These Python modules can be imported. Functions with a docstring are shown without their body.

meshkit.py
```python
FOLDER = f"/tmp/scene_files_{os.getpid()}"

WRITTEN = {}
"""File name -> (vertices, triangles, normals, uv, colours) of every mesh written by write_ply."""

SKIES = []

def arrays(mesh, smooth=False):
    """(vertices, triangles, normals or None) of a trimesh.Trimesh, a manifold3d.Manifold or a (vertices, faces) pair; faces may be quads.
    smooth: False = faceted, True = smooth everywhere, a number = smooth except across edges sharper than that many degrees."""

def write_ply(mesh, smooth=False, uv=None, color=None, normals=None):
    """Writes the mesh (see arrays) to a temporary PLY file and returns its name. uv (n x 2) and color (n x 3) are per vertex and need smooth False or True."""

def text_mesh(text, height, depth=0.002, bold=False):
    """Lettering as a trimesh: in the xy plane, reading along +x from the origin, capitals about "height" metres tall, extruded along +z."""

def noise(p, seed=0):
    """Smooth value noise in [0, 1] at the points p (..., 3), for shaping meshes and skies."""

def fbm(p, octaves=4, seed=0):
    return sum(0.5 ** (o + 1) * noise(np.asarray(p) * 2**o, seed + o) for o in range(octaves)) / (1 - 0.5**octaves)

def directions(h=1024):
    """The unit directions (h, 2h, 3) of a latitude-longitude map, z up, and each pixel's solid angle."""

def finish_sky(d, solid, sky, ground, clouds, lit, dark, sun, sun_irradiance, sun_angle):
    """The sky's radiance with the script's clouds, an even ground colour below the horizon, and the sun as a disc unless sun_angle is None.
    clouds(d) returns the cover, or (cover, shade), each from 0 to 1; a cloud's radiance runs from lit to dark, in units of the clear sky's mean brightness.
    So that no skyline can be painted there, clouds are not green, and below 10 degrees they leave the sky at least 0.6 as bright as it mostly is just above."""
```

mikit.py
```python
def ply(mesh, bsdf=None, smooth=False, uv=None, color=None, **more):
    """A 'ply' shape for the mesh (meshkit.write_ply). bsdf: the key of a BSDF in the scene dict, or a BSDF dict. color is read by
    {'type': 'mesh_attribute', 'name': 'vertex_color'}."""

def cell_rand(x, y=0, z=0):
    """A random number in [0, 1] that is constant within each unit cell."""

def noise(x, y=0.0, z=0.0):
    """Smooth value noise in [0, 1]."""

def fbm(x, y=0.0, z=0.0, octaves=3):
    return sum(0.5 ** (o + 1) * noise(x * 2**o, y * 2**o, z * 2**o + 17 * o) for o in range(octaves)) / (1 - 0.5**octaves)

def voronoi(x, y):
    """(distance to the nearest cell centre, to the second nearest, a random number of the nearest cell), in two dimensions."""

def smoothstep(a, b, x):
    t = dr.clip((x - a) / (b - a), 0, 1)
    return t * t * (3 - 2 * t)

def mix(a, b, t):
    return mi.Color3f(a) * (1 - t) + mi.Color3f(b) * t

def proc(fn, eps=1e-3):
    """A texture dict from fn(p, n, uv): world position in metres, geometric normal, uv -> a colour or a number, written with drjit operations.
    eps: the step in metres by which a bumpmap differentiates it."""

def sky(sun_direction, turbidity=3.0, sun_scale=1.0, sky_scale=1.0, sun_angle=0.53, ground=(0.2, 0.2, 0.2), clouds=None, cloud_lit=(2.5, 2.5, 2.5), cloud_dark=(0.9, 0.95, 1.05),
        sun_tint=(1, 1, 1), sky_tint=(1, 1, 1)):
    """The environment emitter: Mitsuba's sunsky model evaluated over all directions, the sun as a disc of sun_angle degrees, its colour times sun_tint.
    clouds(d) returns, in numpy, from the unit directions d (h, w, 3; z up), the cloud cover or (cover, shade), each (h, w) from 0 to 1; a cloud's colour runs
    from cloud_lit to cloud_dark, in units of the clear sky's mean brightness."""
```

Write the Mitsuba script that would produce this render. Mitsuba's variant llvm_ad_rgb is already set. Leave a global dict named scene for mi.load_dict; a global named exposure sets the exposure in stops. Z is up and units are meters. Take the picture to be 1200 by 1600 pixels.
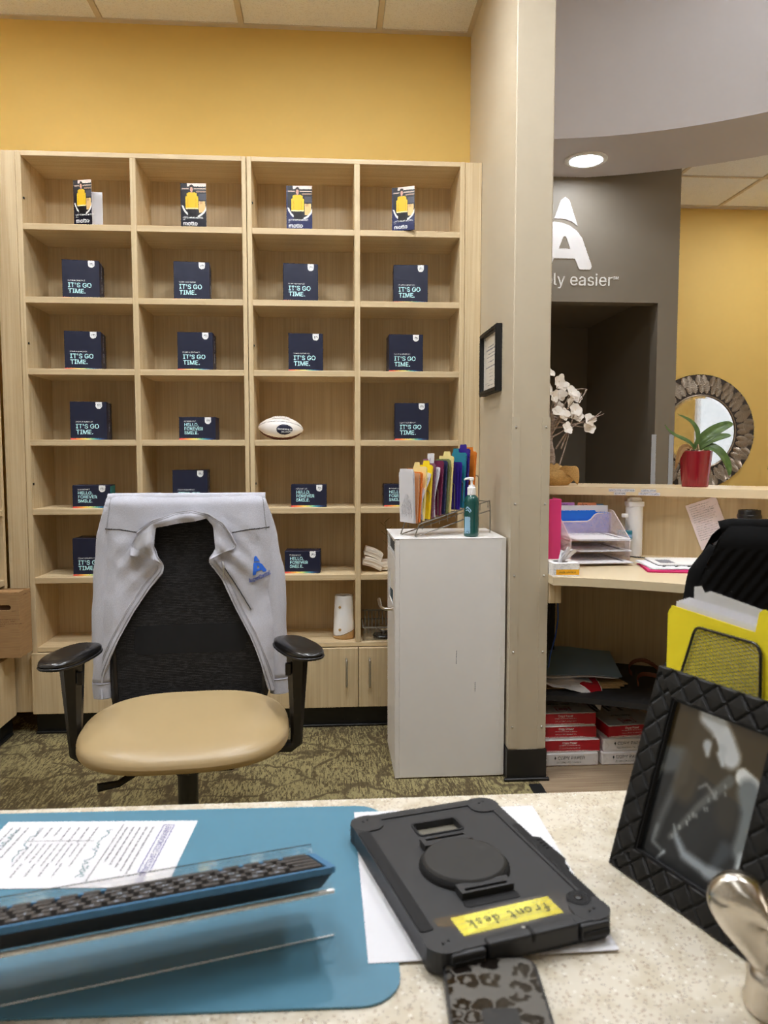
import math, random
import numpy as np, trimesh, manifold3d as m3
import drjit as dr, mitsuba as mi
import mikit, meshkit
from mikit import noise, fbm, voronoi, cell_rand, smoothstep, mix
from scipy.spatial import Delaunay
from shapely.geometry import Polygon, Point, box as sbox, LineString
from shapely import affinity, contains_xy
from shapely.ops import unary_union

T4 = mi.ScalarTransform4f
rng = np.random.default_rng(7)
random.seed(7)
PI = math.pi

def lin(c):
    c = np.asarray(c, float) / 255.0
    return [float(x) for x in np.where(c <= 0.04045, c / 12.92, ((c + 0.055) / 1.055) ** 2.4)]
def rgb(*c):
    return {'type': 'rgb', 'value': lin(c)}

# ------------------------------------------------------------------ camera, exposure, lights
YAW, PITCH = 0.0707, 0.0757
CAM = np.array([0.0, 0.0, 1.20])
FWD = np.array([math.sin(YAW) * math.cos(PITCH), math.cos(YAW) * math.cos(PITCH), -math.sin(PITCH)])
scene, labels = {'type': 'scene'}, {}
scene['camera'] = {'type': 'thinlens', 'fov': 2 * math.degrees(math.atan(600 / 1200.0)), 'fov_axis': 'x',
                   'aperture_radius': 0.0014, 'focus_distance': 2.7, 'near_clip': 0.02, 'far_clip': 60.0,
                   'to_world': T4().look_at(origin=CAM.tolist(), target=(CAM + FWD).tolist(), up=[0, 0, 1])}
exposure = 1.08
WARM, COOL, DAY = (0.955, 0.985, 1.02), (0.96, 0.985, 1.01), (0.78, 0.92, 1.0)
# ceiling lights: x, y, half sizes of the emitting panel, strength, colour, ceiling height, what it hangs over
TROFFERS = [(-1.40, 2.46, 0.085, 0.085, 82, WARM, 3.09, 'the left bookcase'), (0.06, 2.46, 0.085, 0.085, 82, WARM, 3.09, 'the right bookcase'),
            (-0.684, 1.55, 0.24, 0.24, 12.5, WARM, 3.09, 'the beige chair'), (0.34, 1.50, 0.10, 0.24, 33, WARM, 3.09, 'the white cabinet'),
            (-0.684, 0.10, 0.24, 0.50, 1.2, WARM, 3.09, 'the desk'), (-0.684, -1.3, 0.24, 0.50, 0.8, WARM, 3.09, 'the rear of the room'),
            (1.75, 1.30, 0.26, 0.50, 9.5, COOL, 3.70, 'the reception passage'), (1.75, 2.90, 0.26, 0.35, 3, COOL, 3.70, 'the reception desk'),
            (3.28, 4.93, 0.24, 0.24, 12, WARM, 3.09, 'the far hall'), (3.68, 2.5, 0.20, 0.24, 8, WARM, 3.09, 'the window side')]
WINDOW_GLOW = 0.26

# ------------------------------------------------------------------ materials
def prin(key, color, rough=0.5, metal=0.0, spec=0.5, **k):
    col = color if isinstance(color, dict) else rgb(*color)
    d = {'type': 'principled', 'base_color': col, 'roughness': rough, 'metallic': metal, 'specular': spec}
    d.update(k)
    scene[key] = {'type': 'twosided', 'bsdf': d}
    return key
def vcol(): return {'type': 'mesh_attribute', 'name': 'vertex_color'}

def wood_fn(ax):
    def f(p, n, uv):
        if ax == 'z': a, b, c = p.x * 1.0 + p.y * 0.83, p.z, p.y * 3
        else: a, b, c = p.y * 1.0 + p.z * 0.9, p.x, p.z * 3
        g = noise(a * 190, b * 3.0, c) * 0.5 + noise(a * 60 + 7, b * 1.3, c) * 0.35 + noise(a * 420, b * 9, c) * 0.35
        t = smoothstep(0.25, 0.95, g)
        return mix(lin((212, 192, 155)), lin((197, 174, 135)), t)
    return f
prin('wood_upright', mikit.proc(wood_fn('z')), 0.42, spec=0.4)
prin('wood_flat', mikit.proc(wood_fn('x')), 0.42, spec=0.4)
def carpet_fn(p, n, uv):
    yarn = noise(p.x * 230, p.y * 42, 3.0) * 0.55 + noise(p.x * 480, p.y * 130, 5.0) * 0.45
    patch = fbm(p.x * 6.0, p.y * 8.0, 9.0)
    wx = p.x + 0.16 * (fbm(p.x * 5, p.y * 5, 1.0) - 0.5) + 0.03 * (noise(p.x * 24, p.y * 24, 7.0) - 0.5)
    wy = p.y + 0.26 * (fbm(p.x * 4, p.y * 4, 2.0) - 0.5) + 0.03 * (noise(p.x * 24, p.y * 24, 8.0) - 0.5)
    f1, f2, w = voronoi(wx * 5.0, wy * 6.2)
    vein = 1 - smoothstep(0.03, 0.17, f2 - f1 + 0.16 * (noise(p.x * 90, p.y * 70, 4.0) - 0.5))
    vein = vein * smoothstep(0.30, 0.50, noise(p.x * 7 + 3, p.y * 7, 6.0) + 0.12)
    t = smoothstep(0.22, 0.80, yarn + 0.55 * (patch - 0.5)) * (1 - 0.88 * vein)
    return mix(lin((84, 73, 54)), lin((150, 140, 101)), t)
prin('carpet_pile', mikit.proc(carpet_fn), 0.95, spec=0.1)
def vinyl_fn(p, n, uv):
    g = noise(p.x * 9, p.y * 150, 1.0) * 0.6 + noise(p.x * 3, p.y * 40, 2.0) * 0.4
    return mix(lin((172, 152, 126)), lin((134, 114, 90)), g)
prin('vinyl_plank', mikit.proc(vinyl_fn), 0.4)
def paint_fn(a, b):
    def f(p, n, uv):
        return mix(lin(a), lin(b), fbm(p.x * 3 + 4, p.y * 3, p.z * 3))
    return f
prin('paint_yellow', (216, 181, 101), 0.6, spec=0.3)
prin('paint_taupe', (186, 174, 152), 0.5, spec=0.35)
prin('paint_dark_taupe', (138, 130, 116), 0.5, spec=0.3)
prin('paint_grey', (203, 198, 199), 0.6, spec=0.3)
prin('paint_white', (226, 222, 214), 0.6, spec=0.3)
def tile_fn(p, n, uv):
    s = noise(p.x * 240, p.y * 240, 0.0)
    return mix(lin((231, 231, 228)), lin((221, 220, 216)), smoothstep(0.55, 0.8, s))
prin('ceiling_tile_board', mikit.proc(tile_fn), 0.85, spec=0.15)
prin('ceiling_bar_paint', (196, 184, 164), 0.5)
prin('black_rubber', (24, 24, 24), 0.45)
prin('black_void', (8, 8, 8), 0.8)
prin('black_plastic', (20, 20, 22), 0.32)
prin('black_matte', (28, 28, 30), 0.62)
prin('white_plastic', (240, 240, 240), 0.35)
prin('white_paper', (222, 222, 227), 0.75, spec=0.2)
prin('grey_metal_paint', (222, 220, 218), 0.42, spec=0.5)
prin('steel', (205, 205, 205), 0.28, metal=1.0)
prin('chrome', (235, 232, 228), 0.06, metal=1.0)
prin('ink_black', (25, 25, 28), 0.7)
prin('ink_grey', (120, 120, 128), 0.7)
prin('guard_plastic', (188, 177, 156), 0.22, spec=0.6)
scene['thin_bin'] = {'type': 'thindielectric', 'int_ior': 1.3, 'ext_ior': 1.0}
prin('print_colors', vcol(), 0.55, spec=0.3)
prin('gloss_print', vcol(), 0.25, spec=0.5)
scene['clear_acrylic'] = {'type': 'dielectric', 'int_ior': 1.49, 'ext_ior': 1.0}
scene['thin_clear'] = {'type': 'thindielectric', 'int_ior': 1.25, 'ext_ior': 1.0}

# ------------------------------------------------------------------ mesh helpers
def cat(ms): return trimesh.util.concatenate([m for m in ms])
def bx(x0, x1, y0, y1, z0, z1, b=0.0):
    """Box, its edges chamfered by b."""
    c, h = np.array([x0 + x1, y0 + y1, z0 + z1]) / 2, np.abs(np.array([x1 - x0, y1 - y0, z1 - z0])) / 2
    if b <= 0:
        m = trimesh.creation.box(extents=2 * h); m.apply_translation(c); return m
    b = min(b, 0.45 * h.min())
    pts = [(sx * (h[0] - (b if k != 0 else 0)), sy * (h[1] - (b if k != 1 else 0)), sz * (h[2] - (b if k != 2 else 0)))
           for sx in (-1, 1) for sy in (-1, 1) for sz in (-1, 1) for k in range(3)]
    m = trimesh.convex.convex_hull(np.array(pts)); m.apply_translation(c); return m
def rbox(x0, x1, y0, y1, z0, z1, r=0.005, seg=8):
    """Box with rounded edges: the hull of eight small balls."""
    s = trimesh.creation.icosphere(subdivisions=1, radius=r).vertices
    P = [s + np.array([x, y, z]) for x in (x0 + r, x1 - r) for y in (y0 + r, y1 - r) for z in (z0 + r, z1 - r)]
    return trimesh.convex.convex_hull(np.vstack(P))
def prism(poly, z0, z1):
    ps = [g for g in getattr(poly, 'geoms', [poly]) if g.geom_type == 'Polygon' and g.area > 1e-9]
    ms = []
    for g in ps:
        m = trimesh.creation.extrude_polygon(g, z1 - z0, engine='earcut'); m.apply_translation([0, 0, z0]); ms.append(m)
    return cat(ms)
def rrect(w, h, r, cx=0, cy=0):
    return sbox(cx - w / 2 + r, cy - h / 2 + r, cx + w / 2 - r, cy + h / 2 - r).buffer(r, quad_segs=6)
def tube(pts, r, sides=8, closed=False, caps=True, flat=None):
    p = np.asarray(pts, float); n = len(p)
    r = np.broadcast_to(np.asarray(r, float), (n,))
    t = np.roll(p, -1, 0) - np.roll(p, 1, 0) if closed else np.gradient(p, axis=0)
    t /= np.linalg.norm(t, axis=1, keepdims=True) + 1e-12
    ref = np.array([0, 0, 1.0]) if abs(t[0, 2]) < 0.9 else np.array([1.0, 0, 0])
    a = np.cross(t[0], ref); a /= np.linalg.norm(a)
    A = []
    for k in range(n):
        a = a - t[k] * (a @ t[k]); a /= np.linalg.norm(a) + 1e-12; A.append(a)
    A = np.array(A); B = np.cross(t, A); ang = np.arange(sides) * 2 * PI / sides
    v = p[:, None] + r[:, None, None] * (np.cos(ang)[None, :, None] * A[:, None] + np.sin(ang)[None, :, None] * B[:, None])
    v = v.reshape(-1, 3); f = []
    m = n if closed else n - 1
    for i in range(m):
        j = (i + 1) % n
        for k in range(sides):
            l = (k + 1) % sides
            f += [(i * sides + k, i * sides + l, j * sides + l), (i * sides + k, j * sides + l, j * sides + k)]
    if not closed and caps:
        v = np.vstack([v, p[:1], p[-1:]]); c0, c1 = n * sides, n * sides + 1
        for k in range(sides):
            l = (k + 1) % sides
            f += [(c0, l, k), (c1, (n - 1) * sides + k, (n - 1) * sides + l)]
    return trimesh.Trimesh(v, f, process=False)
def lathe(prof, seg=32):
    """prof: (radius, z) from bottom to top, closed on the axis by caps."""
    pr = np.array(prof, float)
    ang = np.arange(seg) * 2 * PI / seg
    v = np.stack([pr[:, None, 0] * np.cos(ang), pr[:, None, 0] * np.sin(ang), np.repeat(pr[:, 1:2], seg, 1)], -1).reshape(-1, 3)
    f = []
    for i in range(len(pr) - 1):
        for k in range(seg):
            l = (k + 1) % seg
            f += [(i * seg + k, i * seg + l, (i + 1) * seg + l), (i * seg + k, (i + 1) * seg + l, (i + 1) * seg + k)]
    v = np.vstack([v, [[0, 0, pr[0, 1]], [0, 0, pr[-1, 1]]]]); c0 = len(pr) * seg
    for k in range(seg):
        l = (k + 1) % seg
        f += [(c0, l, k), (c0 + 1, (len(pr) - 1) * seg + k, (len(pr) - 1) * seg + l)]
    return trimesh.Trimesh(v, f, process=False)
def grid(P, closed_u=False):
    """Quads over an array of points (nu, nv, 3)."""
    nu, nv = P.shape[:2]; f = []
    for i in range(nu if closed_u else nu - 1):
        i2 = (i + 1) % nu
        for j in range(nv - 1):
            f += [(i * nv + j, i2 * nv + j, i2 * nv + j + 1), (i * nv + j, i2 * nv + j + 1, i * nv + j + 1)]
    return trimesh.Trimesh(P.reshape(-1, 3), f, process=False)
def thicken(P, d):
    """A closed thin shell over the points P (nu, nv, 3), d thick."""
    g = grid(P); g2 = trimesh.Trimesh(P.reshape(-1, 3), g.faces, process=False)
    N = meshkit.arrays(g2, True)[2].reshape(P.shape)
    Q = P - N * d
    nu, nv = P.shape[:2]; n = nu * nv
    f = list(map(tuple, g.faces)) + [(c + n, b + n, a + n) for a, b, c in g.faces]
    rim = [i * nv for i in range(nu)] + [(nu - 1) * nv + j for j in range(1, nv)] + [i * nv + nv - 1 for i in range(nu - 2, -1, -1)] + [j for j in range(nv - 2, 0, -1)]
    for k in range(len(rim)):
        a, b = rim[k], rim[(k + 1) % len(rim)]
        f += [(a, a + n, b + n), (a, b + n, b)]
    m = trimesh.Trimesh(np.vstack([P.reshape(-1, 3), Q.reshape(-1, 3)]), f, process=False)
    return m
def sheet(poly, fn, thick, res=0.01):
    """A cloth or paper of outline poly (u, v): fn maps (n, 2) to 3-D points; thick metres deep along the normal."""
    if hasattr(poly, 'geoms'): return cat([sheet(g, fn, thick, res) for g in poly.geoms if g.geom_type == 'Polygon' and g.area > res * res * .1])
    poly = poly.simplify(res * 0.02)
    rings = [poly.exterior] + list(poly.interiors)
    B, rimidx = [], []
    for r in rings:
        L = r.length; n = max(8, int(L / res)); start = len(B)
        B += [r.interpolate(L * k / n).coords[0] for k in range(n)]
        # keep sharp corners
        rimidx.append((start, n))
    x0, y0, x1, y1 = poly.bounds
    gx, gy = np.meshgrid(np.arange(x0, x1, res), np.arange(y0, y1, res))
    inner = poly.buffer(-res * 0.55)
    ok = contains_xy(inner, gx.ravel(), gy.ravel())
    pts = np.vstack([np.array(B), np.stack([gx.ravel()[ok], gy.ravel()[ok]], 1)])
    tri = Delaunay(pts).simplices
    c = pts[tri].mean(1)
    tri = tri[contains_xy(poly.buffer(1e-6), c[:, 0], c[:, 1])]
    a = pts[tri]; area = (a[:, 1, 0] - a[:, 0, 0]) * (a[:, 2, 1] - a[:, 0, 1]) - (a[:, 1, 1] - a[:, 0, 1]) * (a[:, 2, 0] - a[:, 0, 0])
    tri[area < 0] = tri[area < 0][:, ::-1]
    P = np.asarray(fn(pts), float); n = len(P)
    N = meshkit.arrays((P, tri), True)[2]
    Q = P - N * thick
    f = [tri, tri[:, ::-1] + n]
    for s, k in rimidx:
        i = s + np.arange(k); j = s + (np.arange(k) + 1) % k
        f += [np.stack([i, i + n, j + n], 1), np.stack([i, j + n, j], 1)]
    return trimesh.Trimesh(np.vstack([P, Q]), np.vstack(f), process=False)
def xf(m, M):
    m = m.copy(); m.apply_transform(M); return m
def basis(o, r, u):
    """Matrix whose x axis is r, y axis u, z axis r x u, at o."""
    r = np.asarray(r, float) / np.linalg.norm(r); u = np.asarray(u, float); u = u - r * (u @ r); u /= np.linalg.norm(u)
    M = np.eye(4); M[:3, 0], M[:3, 1], M[:3, 2], M[:3, 3] = r, u, np.cross(r, u), o
    return M
def rotz(a, o=(0, 0, 0)):
    M = np.eye(4); c, s = math.cos(a), math.sin(a); M[:2, :2] = [[c, -s], [s, c]]; M[:3, 3] = o; return M
def move(x, y, z): M = np.eye(4); M[:3, 3] = (x, y, z); return M
FACE = basis((0, 0, 0), (1, 0, 0), (0, 0, 1))          # drawing plane stood upright, facing the camera side (-y)
_txt = {}
def text(s, h, depth=0.0006, bold=False):
    k = (s, h, depth, bold)
    if k not in _txt: _txt[k] = meshkit.text_mesh(s, h, depth, bold)
    return _txt[k].copy()
def text_w(m): return m.bounds[1][0] - m.bounds[0][0]

# ------------------------------------------------------------------ scene bookkeeping
_n = {}
def numbered(key):
    if key not in _n and key not in scene: _n[key] = 0; return key
    _n[key] = _n.get(key, 0) + 1
    return f'{key}_{_n[key]:03d}'
def obj(name, mesh, bsdf, parent=None, smooth=False, label=None, M=None, **k):
    key = numbered(f'{parent}__{name}' if parent else name)
    d = mesh if isinstance(mesh, dict) else mikit.ply(mesh, bsdf, smooth=smooth, **k)
    if M is not None: d = {**d, 'to_world': T4(np.asarray(M, float))}
    scene[key] = d
    if label: labels[key] = {'label': label}
    return key
def thing(name, label, category, group=None, kind=None):
    key = numbered(name)
    labels[key] = {'label': label, 'category': category}
    if group: labels[key]['group'] = group
    return key
def tag(key, label, category, group=None, kind=None):
    labels[key] = {'label': label, 'category': category}
    if group: labels[key]['group'] = group
    if kind: labels[key]['kind'] = kind
    return key
def struct(name, mesh, bsdf, smooth=False, label=None, **k):
    key = obj(name, mesh, bsdf, smooth=smooth, **k)
    labels[key] = {'kind': 'structure'}
    if label: labels[key]['label'] = label
    return key
def stamp(root, parts, M):
    """One copy of a prototype: parts is a list of (name, ply dict)."""
    for n, d in parts: obj(n, d, None, root, M=M)

# ================================================================== the setting
YB, ZC = 3.60, 3.09                                   # back wall, tiled ceiling
XL, XR, YR, YF, XH = -1.95, 0.65, -2.60, 5.90, 4.20   # left wall, stub wall, rear wall, far wall, hall's right wall
XS = 0.785                                            # far face of the stub wall
struct('floor', bx(XL - .1, 0.76, YR - .1, YB + .1, -0.05, 0), 'carpet_pile', label='brown and olive patterned carpet floor')
struct('floor_001', bx(0.76, XH + .1, YR - .1, YF + .1, -0.05, 0), 'vinyl_plank', label='wood-look vinyl floor of the reception area')
tr = cat([bx(0.715, 0.76, YR, 2.66, 0, 0.006, 0.003)])
struct('trim_1', tr, 'black_rubber', label='black transition strip between carpet and vinyl')
struct('wall_back', bx(XL - .1, XS, YB, YB + .1, 0, 3.75), 'paint_yellow', label='mustard yellow wall above the shelves')
struct('wall_left', bx(XL - .1, XL, YR, YB, 0, 3.75), 'paint_white')
struct('wall_rear', bx(XL - .1, XH + .1, YR - .1, YR, 0, 3.75), 'paint_white')
struct('wall_right', bx(XR, XS, 2.71, YB, 0, 3.75, 0.004), 'paint_taupe', label='taupe stub wall ending like a column')
struct('wall_stub_rear', bx(XR, XS, YR, -0.6, 0, 3.75), 'paint_taupe')
struct('wall_behind', bx(XS, 1.05, YB + .0, YB + .1, 0, 3.75), 'paint_taupe') if False else None
struct('wall_hall_left', bx(XS - .1, XS, YB + .1, YF, 0, 3.75), 'paint_dark_taupe')
struct('wall_far', bx(XS - .1, XH + .1, YF, YF + .1, 0, 3.75), 'paint_yellow', label='mustard yellow far wall behind the round mirror')
# hall's right wall with a window (seen in the mirror)
WY0, WY1, WZ0, WZ1 = 3.16, 5.10, 0.35, 2.6
wr = sbox(YR, 0, YF, 3.75).difference(sbox(WY0, WZ0, WY1, WZ1))
struct('wall_hall_right', xf(prism(wr, 0, .1), basis((XH, 0, 0), (0, 1, 0), (0, 0, 1))), 'paint_yellow')
fr = sbox(WY0, WZ0, WY1, WZ1).difference(sbox(WY0 + .06, WZ0 + .06, WY1 - .06, WZ1 - .06)).union(sbox((WY0 + WY1) / 2 - .02, WZ0, (WY0 + WY1) / 2 + .02, WZ1))
struct('window_1', xf(prism(fr, -0.02, .06), basis((XH, 0, 0), (0, 1, 0), (0, 0, 1))), 'white_plastic')
obj('pane', bx(XH + .02, XH + .03, WY0, WY1, WZ0, WZ1), 'white_paper', 'window_1', emitter={'type': 'area', 'radiance': {'type': 'rgb', 'value': [WINDOW_GLOW * c for c in DAY]}})
# roof over everything and raised reception ceiling
struct('ceiling_raised', bx(XL - .1, XH + .1, YR - .1, YF + .1, 3.75, 3.85), 'paint_white')
RC = (0.905, 2.09)
Zin = Point(RC).buffer(1.90, quad_segs=48).union(sbox(RC[0] - 1.9, YR, RC[0] + 1.9, RC[1]))
Zout = Point(RC).buffer(2.48, quad_segs=48).union(sbox(RC[0] - 2.48, YR, RC[0] + 2.48, RC[1]))
clipx = sbox(XS, YR, XH, YF)
struct('soffit', prism(Zout.difference(Zin).intersection(clipx), 2.80, 3.75), 'paint_grey', smooth=25, label='curved grey soffit over the reception desk')
# suspended ceilings: slab, bars, tiles
def holes():
    out = []
    for (x, y, hx, hy, s, c, z, over) in TROFFERS:
        if z == ZC: out.append(sbox(x - hx - .03, y - hy - .03, x + hx + .03, y + hy + .03))
    return unary_union(out)
HOLE = holes()
near = sbox(XL, YR, XS, YB)
farz = sbox(XS, YR, XH, YF).difference(Zout)
struct('ceiling', prism(unary_union([near, farz]).difference(HOLE), ZC + .012, ZC + .03), 'ceiling_tile_board', label='suspended tile ceiling')
bars = []
xs_ = [-0.378 + 0.6095 * k for k in range(-3, 2)]; ys_ = [YB - 1.2192 * k for k in range(0, 6)]
def bar(poly):
    poly = poly.difference(HOLE)
    if poly.area > 1e-6: obj('grid_bar', prism(poly, ZC - .004, ZC + .012), 'ceiling_bar_paint', 'ceiling')
for x in xs_: bar(sbox(x - .012, YR, x + .012, YB).intersection(near))
for y in ys_: bar(sbox(XL, y - (.03 if y == YB else .012), XR, y + .012).intersection(near))
bar(sbox(XR - .022, YR, XR, YB))
xf_ = [2.385 + 0.6 * k for k in range(-2, 4)]; yf_ = [5.24 + 0.6096 * k for k in range(-6, 2)]
for x in xf_: bar(sbox(x - .012, YR, x + .012, YF).intersection(farz))
for y in yf_: bar(sbox(XS, y - .012, XH, y + .012).intersection(farz))
bar(sbox(XS, YF - .022, XH, YF).intersection(farz))
def tiles(xs, ys, zone):
    for i in range(len(xs) - 1):
        for j in range(len(ys) - 1):
            q = sbox(xs[i] + .014, ys[j] + .014, xs[i + 1] - .014, ys[j + 1] - .014).intersection(zone).difference(HOLE)
            if q.area > .02: obj('tile', prism(q, ZC + .002, ZC + .012), 'ceiling_tile_board', 'ceiling')
tiles([XL] + xs_ + [XR], sorted(ys_), near)
tiles([0.785] + xf_ + [XH], sorted(yf_ + [YF + .02]), farz)
# recessed lights
for i, (x, y, hx, hy, s, c, z, over) in enumerate(TROFFERS):
    zz = z if z == ZC else 3.75
    t = thing('ceiling_light', f'recessed ceiling light over {over}', 'ceiling light')
    up = .008 if z == ZC else 0.0
    if z == ZC:
        fr = sbox(x - hx - .03, y - hy - .03, x + hx + .03, y + hy + .03)
        sh = fr.difference(sbox(x - hx - .012, y - hy - .012, x + hx + .012, y + hy + .012))
        obj('housing', cat([prism(sh, zz - .004, zz + .03), prism(fr, zz + .03, zz + .04)]), 'white_plastic', t)
        obj('diffuser', bx(x - hx, x + hx, y - hy, y + hy, zz + up - .004, zz + up + .004), 'white_paper', t,
            emitter={'type': 'area', 'radiance': {'type': 'rgb', 'value': [s * k for k in c]}})
    else:
        fr = sbox(x - hx - .03, y - hy - .03, x + hx + .03, y + hy + .03).difference(sbox(x - hx, y - hy, x + hx, y + hy))
        obj('housing', prism(fr, zz - .05, zz), 'white_plastic', t)
        obj('diffuser', bx(x - hx, x + hx, y - hy, y + hy, zz - .04, zz - .03), 'white_paper', t,
            emitter={'type': 'area', 'radiance': {'type': 'rgb', 'value': [s * k for k in c]}})
# can light in the soffit
cx, cy = 1.405, 4.235
t = thing('downlight', 'round recessed downlight with white trim ring in the curved soffit', 'downlight')
ring = [(0.088, 0), (0.115, 0), (0.115, -0.004), (0.108, -0.008), (0.092, -0.009), (0.088, -0.006), (0.088, 0)]
obj('trim_ring', xf(lathe(ring, 48), move(cx, cy, 2.80)), 'white_plastic', t, smooth=40)
obj('lamp', xf(lathe([(0.0001, -.003), (0.087, -.003), (0.087, -.0005), (.0001, -.0005)], 40), move(cx, cy, 2.80)), 'white_paper', t,
    emitter={'type': 'area', 'radiance': {'type': 'rgb', 'value': [24, 25, 27]}})
# stub wall trims: black vinyl base, clear corner guards with screws
bs = sbox(XR - .006, 2.704, XS + .006, YB).difference(sbox(XR, 2.71, XS, YB))
struct('baseboard_right', prism(bs, 0, 0.115), 'black_rubber', label='black vinyl base around the stub wall')
toe = cat([bx(XR - .018, XS + .016, 2.692, 2.704, 0, .012, .004)])
obj('toe', toe, 'black_rubber', 'baseboard_right')
for sx, x0, x1 in ((1, XR - .0022, XR + .028), (-1, XS - .028, XS + .0022)):
    g = thing('corner_guard', 'clear plastic corner guard screwed to the ' + ('left' if sx > 0 else 'right') + ' edge of the taupe stub wall', 'corner guard')
    xa = x0 if sx > 0 else x1
    obj('strip', cat([bx(x0, x1, 2.7075, 2.7095, .12, 1.33), bx(*(sorted((xa, xa + sx * .002))), 2.7095, 2.745, .12, 1.33)]), 'guard_plastic', g)
    for z in (.20, .48, .76, 1.02, 1.295):
        obj('screw', xf(trimesh.creation.icosphere(subdivisions=1, radius=.0042), move((x0 + x1) / 2, 2.7070, z)), 'steel', g)
# portal wall with the sign and a dark opening
PY = 4.60
por = sbox(XS, 0, 2.066, 3.09).difference(sbox(0.90, 0, 1.945, 2.09))
M = basis((0, PY, 0), (1, 0, 0), (0, 0, 1))
struct('wall_portal', xf(prism(por, 0, .10), M), 'paint_dark_taupe', label='dark taupe portal wall with the white sign')
struct('wall_niche', bx(1.985, 2.066, PY + .001, YF - .04, 0, 3.09), 'paint_dark_taupe', label='dark side wall inside the portal opening')
struct('wall_niche_back', bx(XS, 1.985, YF - .04, YF - .002, 0, 3.09), 'paint_dark_taupe', label='dark back wall inside the portal opening')
struct('ceiling_niche', bx(XS, 1.985, PY + .001, YF - .04, 2.16, 2.20), 'paint_dark_taupe')

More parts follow.
